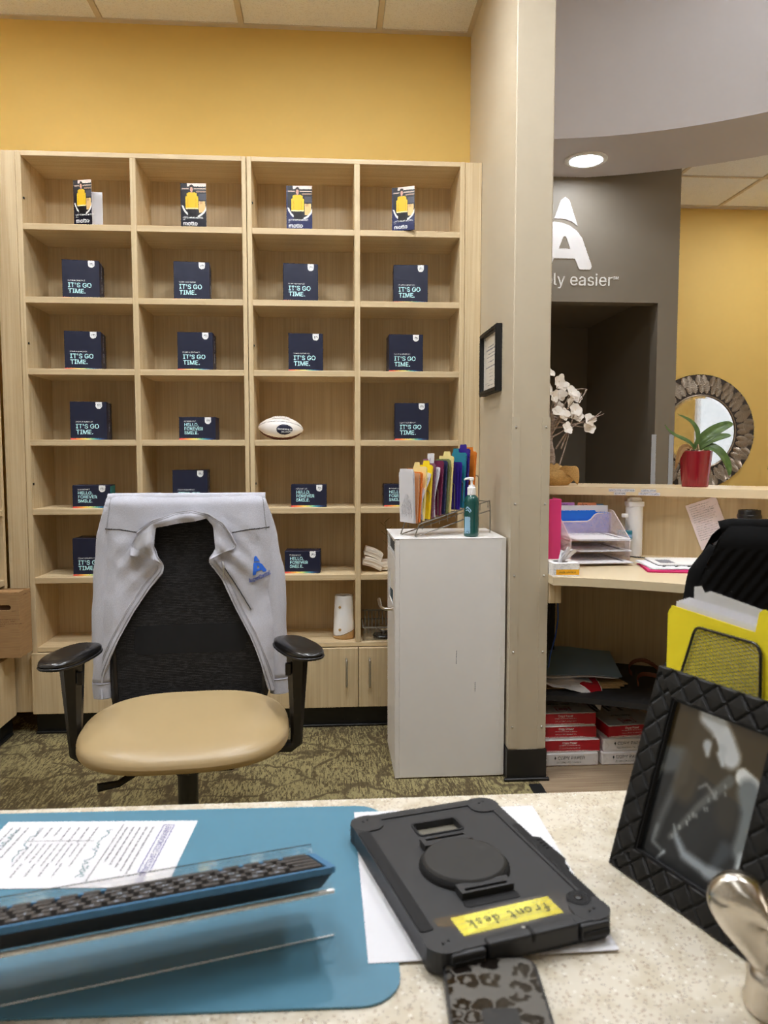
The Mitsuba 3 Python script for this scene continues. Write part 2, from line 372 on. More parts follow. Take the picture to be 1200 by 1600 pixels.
# ================================================================== bookcases
YS, DEP = 3.30, 0.272
ROWZ = [2.4235, 2.1366, 1.843, 1.5513, 1.2583, 0.9692, 0.6788, 0.3806]   # upper faces of the top panel, the six shelves and the base
def handle_mesh(z0, z1, st=.028):
    p = [(0, 0, z0 + .006), (0, -st * .7, z0 + .004), (0, -st, z0 + .012), (0, -st - .001, (z0 + z1) / 2), (0, -st, z1 - .012), (0, -st * .7, z1 - .004), (0, 0, z1 - .006)]
    q = []
    for a, b in zip(p[:-1], p[1:]): q += [np.array(a) + (np.array(b) - a) * t for t in (0, .33, .66)]
    return tube(q + [p[-1]], .0045, 8)
def bookcase(x0, xa, xb, xd0, xd1, x1, label, doorlabels):
    """x0..xa left side panel, xd0..xd1 divider, xb..x1 right side panel."""
    t = thing('bookcase', label, 'bookcase')
    yb = YS + DEP
    obj('side_panel', bx(x0, xa, YS, yb + .02, .10, ROWZ[0], .0015), 'wood_upright', t)
    obj('side_panel', bx(xb, x1, YS, yb + .02, .10, ROWZ[0], .0015), 'wood_upright', t)
    obj('divider', bx(xd0, xd1, YS, yb, ROWZ[7], ROWZ[0] - .02, .0015), 'wood_upright', t)
    obj('top_panel', bx(xa, xb, YS, yb, ROWZ[0] - .02, ROWZ[0], .0015), 'wood_flat', t)
    obj('back_panel', bx(xa, xb, yb, yb + .012, .10, ROWZ[0]), 'wood_upright', t)
    for z in ROWZ[1:7]:
        for (a, b) in ((xa, xd0), (xd1, xb)):
            obj('shelf', bx(a, b, YS, yb, z - .0255, z, .0015), 'wood_flat', t)
    obj('base_top', bx(xa, xb, YS, yb, ROWZ[7] - .02, ROWZ[7], .0015), 'wood_flat', t)
    xm = (xd0 + xd1) / 2
    for k, (a, b) in enumerate(((x0 + .002, xm - .0015), (xm + .0015, x1 - .002))):
        d = obj('door', bx(a, b, YS - .019, YS - .001, .0967, ROWZ[7] - .022, .0015), 'wood_upright', t)
        hx = xm + (-.052 if k == 0 else .048)
        obj('handle', xf(handle_mesh(.19, .318), move(hx, YS - .019, 0)), 'steel', d, smooth=True)
    obj('toe_kick', bx(x0, x1, YS + .03, YS + .045, 0, .0967), 'black_rubber', t)
    obj('base_strip', bx(x0, x1, YS + .012, YS + .03, 0, .010, .003), 'black_rubber', t)
    for z in ROWZ[1:7:2]:
        obj('shelf_pin', cat([bx(xa, xa + .004, YS + .012, YS + .02, z + .10, z + .108)]), 'black_rubber', t)
    return t
bookcase(-1.262, -1.240, -.357, -.8092, -.7855, -.3385, 'light wood bookcase with six shelf rows behind the grey jacket, left of the pair', 0)
bookcase(-.336, -.3165, .5555, .109, .133, .577, 'light wood bookcase with six shelf rows beside the taupe wall', 0)
t = obj('filler_panel', bx(.578, .6485, YS + .004, YS + .022, .10, 2.4235, .001), 'wood_upright')
tag(t, 'narrow light wood filler panel between the right bookcase and the taupe wall', 'filler panel')
t = obj('filler_panel', bx(-1.345, -1.2635, YS + .004, YS + .022, .10, 2.4235, .001), 'wood_upright')
tag(t, 'narrow light wood filler panel in the corner beside the cardboard box', 'filler panel')
# the run along the left wall, seen edge on
t = thing('corner_bookcase', 'light wood bookcase along the left wall, holding the cardboard box', 'bookcase')
XF = -1.347
obj('side_panel', bx(XL + .01, XF, 3.262, 3.285, .10, 2.4235, .0015), 'wood_upright', t)
obj('side_panel', bx(XL + .01, XF, 2.36, 2.383, .10, 2.4235, .0015), 'wood_upright', t)
obj('back_panel', bx(XL + .012, XL + .03, 2.383, 3.262, .10, 2.4235), 'wood_upright', t)
for z in ROWZ[1:6] + [ROWZ[0]]:
    obj('shelf', bx(XL + .03, XF, 2.383, 3.262, z - .0255, z, .0015), 'wood_flat', t)
obj('shelf', bx(XL + .03, XF, 2.383, 3.262, ROWZ[6] - .0255, ROWZ[6], .0015), 'wood_flat', t)
obj('base_top', bx(XL + .03, XF, 2.383, 3.262, .3606, .3806, .0015), 'wood_flat', t)
for a, b in ((2.36, 2.82), (2.823, 3.283)):
    d = obj('door', bx(XF + .001, XF + .019, a, b, .0967, .3586, .0015), 'wood_upright', t)
    hy = 2.77 if a < 2.5 else 2.873
    obj('handle', xf(handle_mesh(.19, .318), rotz(PI / 2, (XF + .019, hy, 0))), 'steel', d, smooth=True)
obj('toe_kick', bx(XF - .04, XF - .025, 2.36, 3.345, 0, .0967), 'black_rubber', t)
obj('base_strip', bx(XF - .025, XF - .007, 2.36, 3.31, 0, .010, .003), 'black_rubber', t)
obj('shelf_pin', bx(XF - .03, XF - .024, 3.258, 3.262, 1.06, 1.067), 'steel', t)

# ================================================================== boxes and brochures on the shelves
prin('navy_card', (23, 28, 52), 0.38, spec=0.5)
prin('teal_card', (40, 120, 120), 0.4)
prin('mint_ink', (190, 240, 244), 0.5)
prin('white_ink', (236, 238, 240), 0.5)
prin('dim_ink', (150, 160, 175), 0.5)
RB = [(222, 88, 92), (232, 120, 84), (242, 170, 90), (240, 214, 120), (214, 220, 140), (120, 190, 160), (60, 130, 170), (36, 60, 110), (23, 28, 52)]
def rainbow(w, y):
    n = 36; xs = np.linspace(0, w, n + 1); v, f, c = [], [], []
    for k in range(n):
        s = k / (n - 1) * (len(RB) - 1); i = min(int(s), len(RB) - 2); col = np.array(lin(RB[i])) * (1 - s + i) + np.array(lin(RB[i + 1])) * (s - i)
        b = len(v); v += [(xs[k], y, 0), (xs[k + 1], y, 0), (xs[k + 1], y, .007), (xs[k], y, .007)]; c += [col] * 4
        f += [(b, b + 1, b + 2), (b, b + 2, b + 3)]
    return mikit.ply(trimesh.Trimesh(v, f, process=False), 'print_colors', color=np.array(c))
def badge_poly(w, h):
    return sbox(-w / 2, -h + w / 2, w / 2, 0).union(Point(0, -h + w / 2).buffer(w / 2, quad_segs=8))
def place_text(s, h, x, z, y, bold=True, depth=.0004):
    return xf(text(s, h, depth, bold), move(x, y, z) @ FACE)
def box_parts(w, h, d, lines, small, th, side_text=True, teal=False):
    """Prototype with its lower left front corner at the origin."""
    P = [('carton', mikit.ply(bx(0, w, 0, d, 0, h, .0012), 'navy_card'))]
    zz = .024; tl = []
    for s in reversed(lines):
        tl.append(place_text(s, th, .021, zz, 0)); zz += th * 1.34
    P.append(('lettering', mikit.ply(cat(tl), 'mint_ink')))
    P.append(('small_lettering', mikit.ply(place_text(small, .0052, .021, zz + .001, 0, False), 'white_ink')))
    bw = .026; bxx = w * .79
    P.append(('badge', mikit.ply(xf(prism(badge_poly(bw, .0285), -.0002, .0004), move(bxx, 0, h - .0012) @ FACE), 'white_ink')))
    m = text('m', .013, .0004, False); m.apply_translation([-text_w(m) / 2, -.0195, 0])
    P.append(('badge__letter', mikit.ply(xf(m, move(bxx, -.0005, h - .0012) @ FACE), 'navy_card')))
    P.append(('rainbow_stripe', rainbow(w - .003, -.0005)))
    if side_text:
        m = text('CLEAR ALIGNER KIT', .006, .0004, False); n2 = text('motto', .011, .0004, True); n2.apply_translation([-.05, -.002, 0])
        m2 = xf(cat([m, n2]), basis((w + .0001, d * .48, .085), (0, 0, 1), (0, -1, 0)))
        P.append(('side_lettering', mikit.ply(m2, 'dim_ink')))
    if teal:
        P.append(('teal_side', mikit.ply(bx(w, w + .0006, .004, d - .004, .004, h - .004), 'teal_card')))
    return P
KW, KH, KD = .147, .160, .125
KIT = box_parts(KW, KH, KD, ["IT'S GO", 'TIME.'], 'CLEAR ALIGNER KIT', .0180)
HW, HH, HD = .154, .097, .10
HELLO = box_parts(HW, HH, HD, ['HELLO,', 'FOREVER', 'SMILE.'], 'RETAINER KIT', .0128, False)
HELLO_T = box_parts(HW, HH, HD, ['HELLO,', 'FOREVER', 'SMILE.'], 'RETAINER KIT', .0128, False, True)
HELLO_T = [HELLO_T[-1]] + HELLO[:]
def ordinal(k): return ['first', 'second', 'third', 'fourth'][k]
# column, row, x of the left front corner, y of the front, turn in degrees, kind
KITS = [(0, 2, -1.102, 3.335, 7), (1, 2, -.647, 3.335, 5), (2, 2, -.191, 3.335, 4), (3, 2, .277, 3.335, -3),
        (0, 3, -1.102, 3.335, 7), (1, 3, -.637, 3.335, 2), (2, 3, -.172, 3.335, 3), (3, 3, .258, 3.335, 1),
        (0, 4, -1.087, 3.335, 6), (3, 4, .283, 3.335, -3),
        (1, 5, -.671, 3.345, 4), (0, 6, -1.095, 3.340, 0)]
ROWN = {2: 'second', 3: 'third', 4: 'fourth', 5: 'fifth', 6: 'sixth'}
for c, r, x, y, a in KITS:
    where = 'behind the chair\'s left shoulder' if (c, r) == (0, 6) else 'cut off by the jacket top' if r == 5 else ''
    lab = f'navy cube box lettered IT\'S GO TIME, {where or ordinal(c) + " column"}, {ROWN[r]} shelf down'
    t = thing('navy_box', lab, 'box', 'navy cube boxes on the bookcase shelves')
    stamp(t, KIT, rotz(math.radians(a), (x, y, ROWZ[r] + .0004)))
HELL = [(1, 4, -.637, 3.335, -1, 0, 'in the second column beside the football'), (0, 5, -1.088, 3.338, 3, 1, 'in the first column left of the chair top'), (2, 5, -.167, 3.345, 0, 0, 'in the third column right of the chair top'),
        (3, 5, .237, 3.345, 0, 0, 'partly behind the file rack'), (2, 6, -.197, 3.350, -2, 0, 'right of the jacket, above the tumbler')]
for c, r, x, y, a, k, where in HELL:
    t = thing('navy_carton', f'low navy box lettered HELLO, FOREVER SMILE, {where}', 'box', 'low navy boxes on the bookcase shelves')
    stamp(t, HELLO_T if k else HELLO, rotz(math.radians(a), (x, y, ROWZ[r] + .0004)))
# brochures: a folded card, printed front
def brochure_print(w, h, dark):
    nx, ny = 58, 108
    gx, gy = np.meshgrid(np.linspace(0, 1, nx + 1), np.linspace(0, 1, ny + 1), indexing='ij')
    X, Y = (gx[:-1, :-1] + gx[1:, 1:]) / 2, (gy[:-1, :-1] + gy[1:, 1:]) / 2
    base = np.array(lin((20, 22, 34) if dark else (34, 40, 82))); col = np.tile(base, (nx, ny, 1))
    def put(m, c): col[m] = lin(c)
    inphoto = ((X - .55) ** 2 / .50 ** 2 + (Y - .60) ** 2 / .36 ** 2 < 1) | (Y > .62)
    inphoto &= X > .05
    put(inphoto, (30, 30, 36))
    put(inphoto & (Y > .93) & (X + Y * .2 > .45), (232, 214, 206)); put(inphoto & (Y > .86) & (Y < .89), (190, 170, 160)); put(inphoto & (Y > .80) & (Y < .83) & (X > .6), (150, 122, 110))
    put(inphoto & (Y > .62) & (Y < .76) & (X > .70), (70, 70, 82))
    put((abs(X - .84) < .13) & (abs(Y - .46) < .13) & inphoto, (226, 190, 130)); put((abs(X - .80) < .06) & (abs(Y - .56) < .03), (200, 160, 110))
    arc = abs(np.sqrt(((X - .55) / .50) ** 2 + ((Y - .60) / .36) ** 2) - 1) < .06
    put(arc & (Y < .50) & ((X < .32) | (X > .68)), (236, 234, 230))
    body = (abs(X - .44) < .20 + .05 * (Y < .7)) & (Y > .42) & (Y < .80) & ~((abs(X - .44) > .10) & (Y > .80 - .35 * (abs(X - .44) - .10)))
    put(body, (232, 188, 40)); put(body & (abs(abs(X - .44) - .16) < .012) & (Y < .66), (196, 150, 30)); put(body & (Y < .445), (246, 226, 170))
    put((abs(X - .44) < .17) & (Y > .20) & (Y < .42), (16, 16, 20))
    put(((X - .43) / .095) ** 2 + ((Y - .885) / .085) ** 2 < 1, (30, 22, 20)); put(((X - .43) / .06) ** 2 + ((Y - .862) / .055) ** 2 < 1, (206, 158, 140)); put((abs(X - .43) < .03) & (abs(Y - .81) < .02), (206, 158, 140))
    v, f, c = [], [], []
    P = np.stack([gx * w, np.zeros_like(gx), gy * h], -1)
    for i in range(nx):
        for j in range(ny):
            b = len(v); v += [P[i, j], P[i + 1, j], P[i + 1, j + 1], P[i, j + 1]]; c += [col[i, j]] * 4; f += [(b, b + 1, b + 2), (b, b + 2, b + 3)]
    return mikit.ply(trimesh.Trimesh(np.array(v), f, process=False), 'gloss_print', color=np.array(c))
def brochure(x, z, turn, w, back, dark, label):
    h = .178
    t = thing('brochure', label, 'brochure', 'brochures standing on the top shelf row')
    M = rotz(math.radians(turn), (x, 3.318, z + .0005))
    cover = bx(0, w, .0003, .0012, 0, h)
    obj('cover', cover, 'navy_card', t, M=M)
    obj('printed_photo', brochure_print(w, h, dark), None, t, M=M)
    obj('lettering', cat([place_text("LET'S MAKE MOVES.", .0062, .008, .036, -.0004), place_text('SMILE', .003, .008, .029, -.0004, False)]), 'white_ink', t, M=M)
    obj('title_lettering', place_text('motto', .016, .008, .008, -.0004, True), 'white_ink', t, M=M)
    B = M @ rotz(math.radians(back[0]), (w, .0008, 0))
    obj('back_page', bx(-back[1], 0, 0, .0009, 0, h - back[2]), 'white_paper' if dark else 'navy_card', t, M=B)
for (x, turn, w, back, dark, lab) in [(-1.041, -14, .080, (-14, .078, .0), True, 'dark brochure beside a white page, yellow sweater photo, first column of the top row'),
                                      (-.609, -2, .105, (-14, .101, .0), True, 'dark brochure with a yellow sweater photo, second column of the top row'),
                                      (-.174, -2, .107, (-14, .103, .0), False, 'blue brochure with a yellow sweater photo, third column of the top row'),
                                      (.269, -22, .098, (-32, .096, .0), False, 'blue brochure turned aside, yellow sweater photo, fourth column of the top row')]:
    brochure(x, ROWZ[1], turn, w, back, dark, lab)
pg = obj('page', xf(bx(0, .050, 0, .0008, 0, .145), rotz(.10, (-.985, 3.350, ROWZ[1] + .0005))), 'white_paper', 'brochure')

# football with dark label
t = thing('football', 'white autograph football with a dark oval label lying on the third column shelf', 'football')
th = np.linspace(0, PI, 41); L, R = .097, .050
prof = [(max(R * math.sin(a) ** 1.25, .0003), -L * math.cos(a)) for a in th]
ball = lathe(prof, 40)
BM = move(-.140, 3.362, ROWZ[4] + .0525) @ basis((0, 0, 0), (0, 1, 0), (0, -.12, 1))   # long axis turned to x below
A = np.eye(4); A[:3, :3] = np.array([[0, 0, 1], [1, 0, 0], [0, 1, 0]])                  # z -> x
B0 = move(-.210, 3.368, ROWZ[4] + .0512) @ trimesh.transformations.rotation_matrix(.05, [0, 1, 0])
prin('ball_leather', (232, 226, 220), 0.35, spec=0.5)
prin('ball_brown', (92, 52, 34), 0.5)
obj('panel', xf(ball, B0 @ A), 'ball_leather', t, smooth=True)
def on_ball(u, ang, off=.0006):
    """Point on the ball: u along the axis (-1..1), ang from straight ahead (-y) up."""
    a = math.acos(-u); r = R * math.sin(a) ** 1.25 + off
    return np.array([u * L, -r * math.cos(ang), r * math.sin(ang)])
def ball_patch(poly, off, res=.004):
    return lambda q: np.array([on_ball(p[0], p[1], off) for p in q])
ell = affinity.scale(Point(0, 0).buffer(1, quad_segs=16), .35, .46); ell = affinity.translate(ell, .20, -.12)
obj('label', xf(sheet(ell, ball_patch(ell, .0009), .0006, .05), B0), 'navy_card', t, smooth=40)
def ball_text(s, h, u0, a0):
    m = text(s, h, .0003, True); v = m.vertices
    m.vertices = np.array([on_ball(u0 + p[0] / L, a0 + p[1] / R, .0014 + p[2]) for p in v]); return m
obj('lettering', xf(cat([ball_text('Something to make', .0072, -.11, -.14), ball_text('you smile', .0075, .04, -.36)]), B0), 'white_ink', t)
lac = [tube([on_ball(u, .95, .002) for u in np.linspace(-.38, .38, 14)], .0022, 6), tube([on_ball(u, 1.25, .002) for u in np.linspace(-.38, .38, 14)], .0022, 6)]
for u in np.linspace(-.34, .34, 8): lac.append(tube([on_ball(u, a, .0034) for a in np.linspace(.90, 1.32, 6)], .0024, 6))
obj('laces', xf(cat(lac), B0), 'ball_leather', t, smooth=True)
obj('seam', xf(cat([tube([on_ball(u, a, .0003) for u in np.linspace(-.98, .98, 40)], .0009, 5) for a in (.62, PI / 2 + .5)]), B0), 'ink_grey', t)
lo = sbox(-.93, -2.9, .93, -.92)
obj('brown_panel', xf(sheet(lo, ball_patch(lo, .0007), .0006, .06), B0), 'ball_brown', t, smooth=40)

# white tumbler with wooden base
t = thing('tumbler', 'white tumbler vase with a tan wooden foot on the lowest shelf', 'vase')
prin('tan_wood', (186, 150, 102), 0.5)
prof = [(.034, .0), (.044, .002), (.047, .02), (.046, .06), (.043, .12), (.040, .18), (.0385, .192), (.036, .1925), (.035, .185), (.035, .05), (.0005, .05)]
bd = lathe(prof[:1] + prof[1:], 40); v = bd.vertices; 
TM = move(.060, 3.385, ROWZ[7] + .0004)
foot = lathe([(.033, 0), (.043, .001), (.0465, .006), (.047, .024), (.0005, .024)], 40); w = foot.vertices; w[:, 2] = np.where(w[:, 2] > .02, w[:, 2] + w[:, 0] * .35, w[:, 2])
v[:, 2] = np.where(v[:, 2] < .03, np.maximum(v[:, 2], 0.026 + v[:, 0] * .35), v[:, 2])
obj('body', xf(bd, TM), 'white_plastic', t, smooth=50)
obj('foot', xf(foot, TM), 'tan_wood', t, smooth=50)
for zz, xx in ((.145, -.018), (.045, -.018)):
    obj('screw_cap', xf(lathe([(.0001, -.001), (.006, -.001), (.006, .0015), (.0001, .002)], 16), TM @ move(xx, -.0405 - (.003 if zz < .1 else 0), zz) @ basis((0, 0, 0), (1, 0, 0), (0, 0, 1))), 'tan_wood', t)

# bundles of paper strips in the fourth column
prin('ledger_paper', (226, 216, 200), 0.8)
def paper_bundle(cx, cy, z, tilt, w, h, n, label, lift):
    t = thing('paper_bundle', label, 'paper bundle')
    for k in range(n):
        u = np.linspace(-w / 2, w / 2, 10); P = []
        for s in u:
            row = []
            for q in (0, .10): row.append((s, q, -2.6 * s * s + .0 + k * h / n))
            P.append(row)
        P = np.array(P)
        m = thicken(P, -h / n * .86); m.vertices += rng.uniform(-.002, .002, 3) * [1, 2, 0]
        m.vertices[:, 2] -= m.vertices[:, 2].min() - k * h / n * .98
        M = move(cx, cy, z + lift) @ trimesh.transformations.rotation_matrix(tilt, [0, 1, 0])
        obj('sheaf', m, 'ledger_paper', t, M=M)
paper_bundle(.183, 3.35, ROWZ[6], .36, .085, .040, 5, 'sagging bundle of cream cards lowest on the shelf behind the white cabinet', .0185)
paper_bundle(.187, 3.36, ROWZ[6], .40, .080, .034, 4, 'cream card bundle lying on top of another beside the divider', .062)
paper_bundle(.262, 3.37, ROWZ[6], .05, .070, .038, 3, 'cream card bundle half hidden by the white cabinet edge', .004)
# clear bin with a lens cap shape
t = thing('clear_bin', 'clear ribbed plastic bin on the lowest shelf behind the white cabinet', 'bin')
prin('smoky_plastic', (120, 116, 106), 0.2, spec=0.6)
x0, x1, y0, y1, z0 = .143, .36, 3.315, 3.50, ROWZ[7] + .0005
wl = sbox(x0, y0, x1, y1)
obj('tray', cat([prism(wl, z0, z0 + .003), prism(wl.difference(wl.buffer(-.003)), z0, z0 + .060)]), 'thin_bin', t)
obj('rim', prism(wl.buffer(.002).difference(wl.buffer(-.004)), z0 + .056, z0 + .061), 'smoky_plastic', t)
obj('back_rack', cat([bx(x0, x1, y1 - .05, y1 - .044, z0 + .105, z0 + .112)] + [bx(x0 + .012 + k * .016, x0 + .017 + k * .016, y1 - .05, y1 - .046, z0, z0 + .11) for k in range(13)]), 'smoky_plastic', t)
t = thing('chrome_knob', 'small chrome knob on a dark disc inside the clear bin', 'knob')
KM = move(.238, 3.385, z0 + .0035)
obj('disc', xf(lathe([(.0001, 0), (.048, 0), (.050, .006), (.046, .011), (.0001, .012)], 32), KM), 'black_plastic', t, smooth=40)
obj('knob', xf(lathe([(.008, .0115), (.009, .022), (.020, .026), (.024, .036), (.021, .046), (.010, .050), (.0002, .051)], 28), KM), 'chrome', t, smooth=60)
# dried twig in the dark compartment
t = thing('dried_twig', 'dark dried twig with small leaves in the compartment above the card bundles', 'twig')
pts = np.array([(.262, 3.45, ROWZ[6] + .0008), (.268, 3.45, ROWZ[6] + .09), (.258, 3.44, ROWZ[6] + .16), (.245, 3.43, ROWZ[6] + .215)])
prin('dry_leaf', (112, 104, 60), 0.7)
obj('stem', tube(pts, [.003, .0022, .0016, .0008], 6), 'dry_leaf', t)
for k in range(7):
    q = k / 6; b = pts[1] * (1 - q) + pts[3] * q; d = np.array([(-1) ** k * .024, -.006, .022])
    P = np.array([[b + d * s + np.array([0, o * .006 * math.sin(PI * s), -.2 * abs(o) * .006]) for o in (-1, 0, 1)] for s in np.linspace(0, 1, 6)])
    obj('leaf', thicken(P, .0006), 'dry_leaf', t)

# cardboard box on the corner bookcase
def card_fn(p, n, uv):
    return mix(lin((172, 138, 98)), lin((160, 126, 88)), noise(p.x * 30, p.y * 30, p.z * 200))
prin('cardboard', mikit.proc(card_fn), 0.75, spec=0.2)
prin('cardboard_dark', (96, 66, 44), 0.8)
prin('card_print', (120, 84, 56), 0.8)
t = thing('cardboard_box', 'brown cardboard carton with a hand hole poking out of the left corner bookcase', 'cardboard box')
cx0, cx1, cy0, cy1, cz0 = -1.62, -1.243, 3.135, 3.255, .3815
hole = rrect(.086, .020, .009, -1.318, .205)
fr = sbox(cx0, 0, cx1, .262).difference(hole)
fr = fr.difference(Polygon([(cx0, .27), (cx0, .262), (cx1, .262), (cx1, .27)]))
seam = sbox(-1.272, .1892, -1.2525, .1918)
obj('front_panel', xf(prism(fr.difference(seam), 0, .004), basis((0, cy0, cz0), (1, 0, 0), (0, 0, 1))), 'cardboard', t)
obj('end_panel', bx(cx1 - .004, cx1, cy0, cy1, cz0, cz0 + .262), 'cardboard', t)
obj('back_panel', cat([bx(cx0, cx1 - .004, cy1 - .004, cy1, cz0, cz0 + .262), bx(cx0, cx0 + .004, cy0, cy1, cz0, cz0 + .262), bx(cx0, cx1, cy0, cy1, cz0, cz0 + .004)]), 'cardboard', t)
obj('flap', xf(bx(cx0, cx1, 0, .07, -.003, 0), move(0, cy0, cz0 + .2655)), 'cardboard', t)
obj('flap', xf(bx(0, .075, .0, .11, -.003, 0), move(cx1 - .075, cy0 + .005, cz0 + .250)), 'cardboard_dark', t)
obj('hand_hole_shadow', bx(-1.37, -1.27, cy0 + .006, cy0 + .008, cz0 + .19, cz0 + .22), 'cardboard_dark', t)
pl = [sbox(-1.46, .155 - .0085 * k, -1.44 + L_, .1565 - .0085 * k) for k, L_ in enumerate((.20, .18, .205, .14, .10, .10, .09, .10, .06))]
obj('printed_lines', xf(prism(unary_union(pl), 0, .0005), basis((0, cy0 - .004, cz0), (1, 0, 0), (0, 0, 1))), 'card_print', t)

# ================================================================== the near desk and what lies on it
DZ = 0.765
def laminate_fn(p, n, uv):
    f1, f2, w = voronoi(p.x * 210, p.y * 210)
    g1, g2, w2 = voronoi(p.x * 330 + 3, p.y * 330 + 9)
    c = mix(lin((212, 204, 188)), lin((198, 188, 168)), smoothstep(.3, .7, fbm(p.x * 60, p.y * 60, 1.0)))
    a = smoothstep(.34, .26, f1) * smoothstep(.74, .80, w)
    c = mix(c, lin((160, 138, 112)), a * .6)
    a2 = smoothstep(.40, .28, g1) * smoothstep(.80, .86, w2)
    c = mix(c, lin((126, 112, 96)), a2 * .5)
    a3 = smoothstep(.36, .28, f1) * smoothstep(.10, .05, w)
    return mix(c, lin((232, 228, 218)), a3 * .8)
prin('desk_laminate', mikit.proc(laminate_fn), 0.33, spec=0.5)
t = thing('desk', 'near desk with a speckled beige laminate top across the bottom of the frame', 'desk')
obj('desktop', bx(-1.30, 1.10, .12, .943, DZ - .032, DZ, .003), 'desk_laminate', t)
obj('side_panel', bx(-1.28, -1.255, .2, .90, 0, DZ - .032), 'wood_upright', t)
obj('side_panel', bx(1.055, 1.08, .2, .90, 0, DZ - .032), 'wood_upright', t)
obj('modesty_panel', bx(-1.255, 1.055, .86, .88, .06, DZ - .032), 'wood_upright', t)
# blue desk mat
prin('mat_blue', (78, 128, 152), 0.42, spec=0.45)
mp = rrect(.70, .345, .034).buffer(0)
m = prism(mp, 0, .0018)
t = obj('desk_mat', xf(m, rotz(-.022, (-.2905, .7515, DZ + .0004))), 'mat_blue')
tag(t, 'blue leather-look desk mat with rounded corners on the speckled desk', 'desk mat')
MZ = DZ + .0026
# printed slip on the mat: text runs away from the viewer
def paper_lines(items, z=.0003):
    return prism(unary_union([sbox(*i) if len(i) == 4 else i for i in items]), 0, z)
def words(x0, x1, y, h, r, gap=.0022):
    out, x = [], x0
    while x < x1:
        w = r.uniform(.003, .011); e = min(x + w, x1); out.append((x, y, e, y + h)); x = e + gap
    return out
prin('ink_violet', (92, 88, 150), .7)
prin('ink_pen', (60, 110, 120), .7)
t = thing('printed_form', 'white printed form with small lines of text on the blue mat behind the keyboard', 'paper')
PM = rotz(-.055, (-.272, .8265, MZ)) @ rotz(-PI / 2)        # local x = reading direction (towards the viewer), y = up the page (to the right)
pw, ph = .140, .222
obj('sheet', bx(-pw / 2, pw / 2, -ph / 2, ph / 2, 0, .0004), 'white_paper', t, M=PM)
r_ = random.Random(3)
L = []
for k in range(5): L += words(-.055, .045 - .006 * k, .062 - .0075 * k, .0018, r_)
L += [(-.062, .026, .062, .0272)]
for k in range(7): L += words(-.055, -.030 + r_.uniform(-.006, .01), -.002 - .0105 * k, .0016, r_)
for k in range(9): L += words(-.018, .016 + r_.uniform(-.008, .014), -.002 - .0075 * k, .0014, r_)
for k in range(4): L += words(.024, .050, -.012 - .014 * k, .0014, r_)
L += [(-.0245, -.072, -.0238, .006)]
for k in range(3): L += words(-.055, .058, -.082 - .009 * k, .0016, r_)
obj('printed_text', xf(paper_lines(L), move(0, 0, .0004)), 'ink_grey', t, M=PM)
fr = sbox(-.060, .072, .040, .0875).difference(sbox(-.0592, .0728, .0392, .0867))
ti = text("ENDODONTIC SPECIALISTS", .0062, .0003, False); ti.apply_translation([-.056, .0775, 0])
obj('heading', cat([xf(prism(sbox(-.060, .0735, .042, .0865).difference(sbox(-.0590, .0745, .041, .0855)), 0, .0003), move(0, 0, .0004)), xf(ti, move(0, 0, .0004))]), 'ink_violet', t, M=PM)
def scribble(x0, x1, y, h, r, n=18):
    xs = np.linspace(x0, x1, n); return LineString([(x, y + r.uniform(-h, h)) for x in xs]).buffer(.00045)
obj('handwriting', xf(prism(unary_union([scribble(-.05, .05, .014, .004, r_, 30), scribble(-.05, -.012, -.092, .004, r_), scribble(-.055, .02, -.066, .0035, r_), scribble(.0, .05, -.1, .003, r_), scribble(.028, .05, .018, .003, r_, 14)]), 0, .0003), move(0, 0, .0004)), 'ink_pen', t, M=PM)

# sheet of paper under the tablet
t = obj('paper_sheet', xf(bx(-.110, .110, -.1385, .1385, 0, .0004), rotz(.012, (.1390, .7615, DZ + .0024))), 'white_paper')
tag(t, 'blank white sheet of paper lying under the black tablet', 'paper')

# tablet in a rugged case, lying face down
prin('case_black', (36, 37, 40), 0.5, spec=0.45)
prin('case_grip', (26, 26, 28), 0.75, spec=0.3)
prin('case_pad', (43, 42, 41), 0.62, spec=0.35)
prin('sticker_yellow', (240, 232, 92), 0.6)
t = thing('tablet_case', 'black rugged tablet case with a round grip disc and a yellow note', 'tablet')
TM = rotz(math.radians(14.8), (.137, .744, DZ + .0030))
body = rrect(.178, .252, .017)
win = rrect(.050, .025, .003, .001, .0785)
lay = []
obj('lower_shell', prism(body, 0, .010), 'case_black', t, M=TM)
inner = body.buffer(-.004)
obj('back_shell', cat([prism(inner.difference(win), .010, .0175), prism(body.difference(body.buffer(-.0125)), .010, .0188)]), 'case_black', t, M=TM)
for k, (x, y) in enumerate(((-.072, .110), (.072, .110), (-.072, -.110), (.072, -.110))):
    c = rrect(.036, .036, .015, x, y).intersection(body.buffer(.0015))
    obj('corner_bumper', prism(c, 0, .0190), 'case_black', t, M=TM)
    d = cat([xf(trimesh.creation.cylinder(.0014, .0008, sections=10), move(x - .003 + .006 * q, y + .004 * (1 if y > 0 else -1) + .0025 * q, .0192)) for q in (0, 1)])
    obj('dimple', d, 'black_void', t, M=TM)
sg = rrect(.0125, .185, .003, -.0815, -.002)
obj('side_grip', prism(sg, .008, .0200), 'case_grip', t, M=TM)
obj('side_grip', prism(rrect(.009, .15, .003, .0845, -.02), .008, .0192), 'case_grip', t, M=TM)
obj('window_recess', prism(win, .0100, .0110), 'smoky_plastic', t, M=TM)
obj('barcode_label', prism(sbox(-.0225, .0665, .0245, .0785), .0110, .01115), 'white_paper', t, M=TM)
rr = random.Random(5); bars_, x = [], -.020
while x < .021:
    w = rr.choice([.0004, .0008, .0012]); bars_.append(sbox(x, .0728, x + w, .0772)); x += w + rr.choice([.0005, .0009])
obj('barcode', prism(unary_union(bars_), .01115, .0114), 'ink_black', t, M=TM)
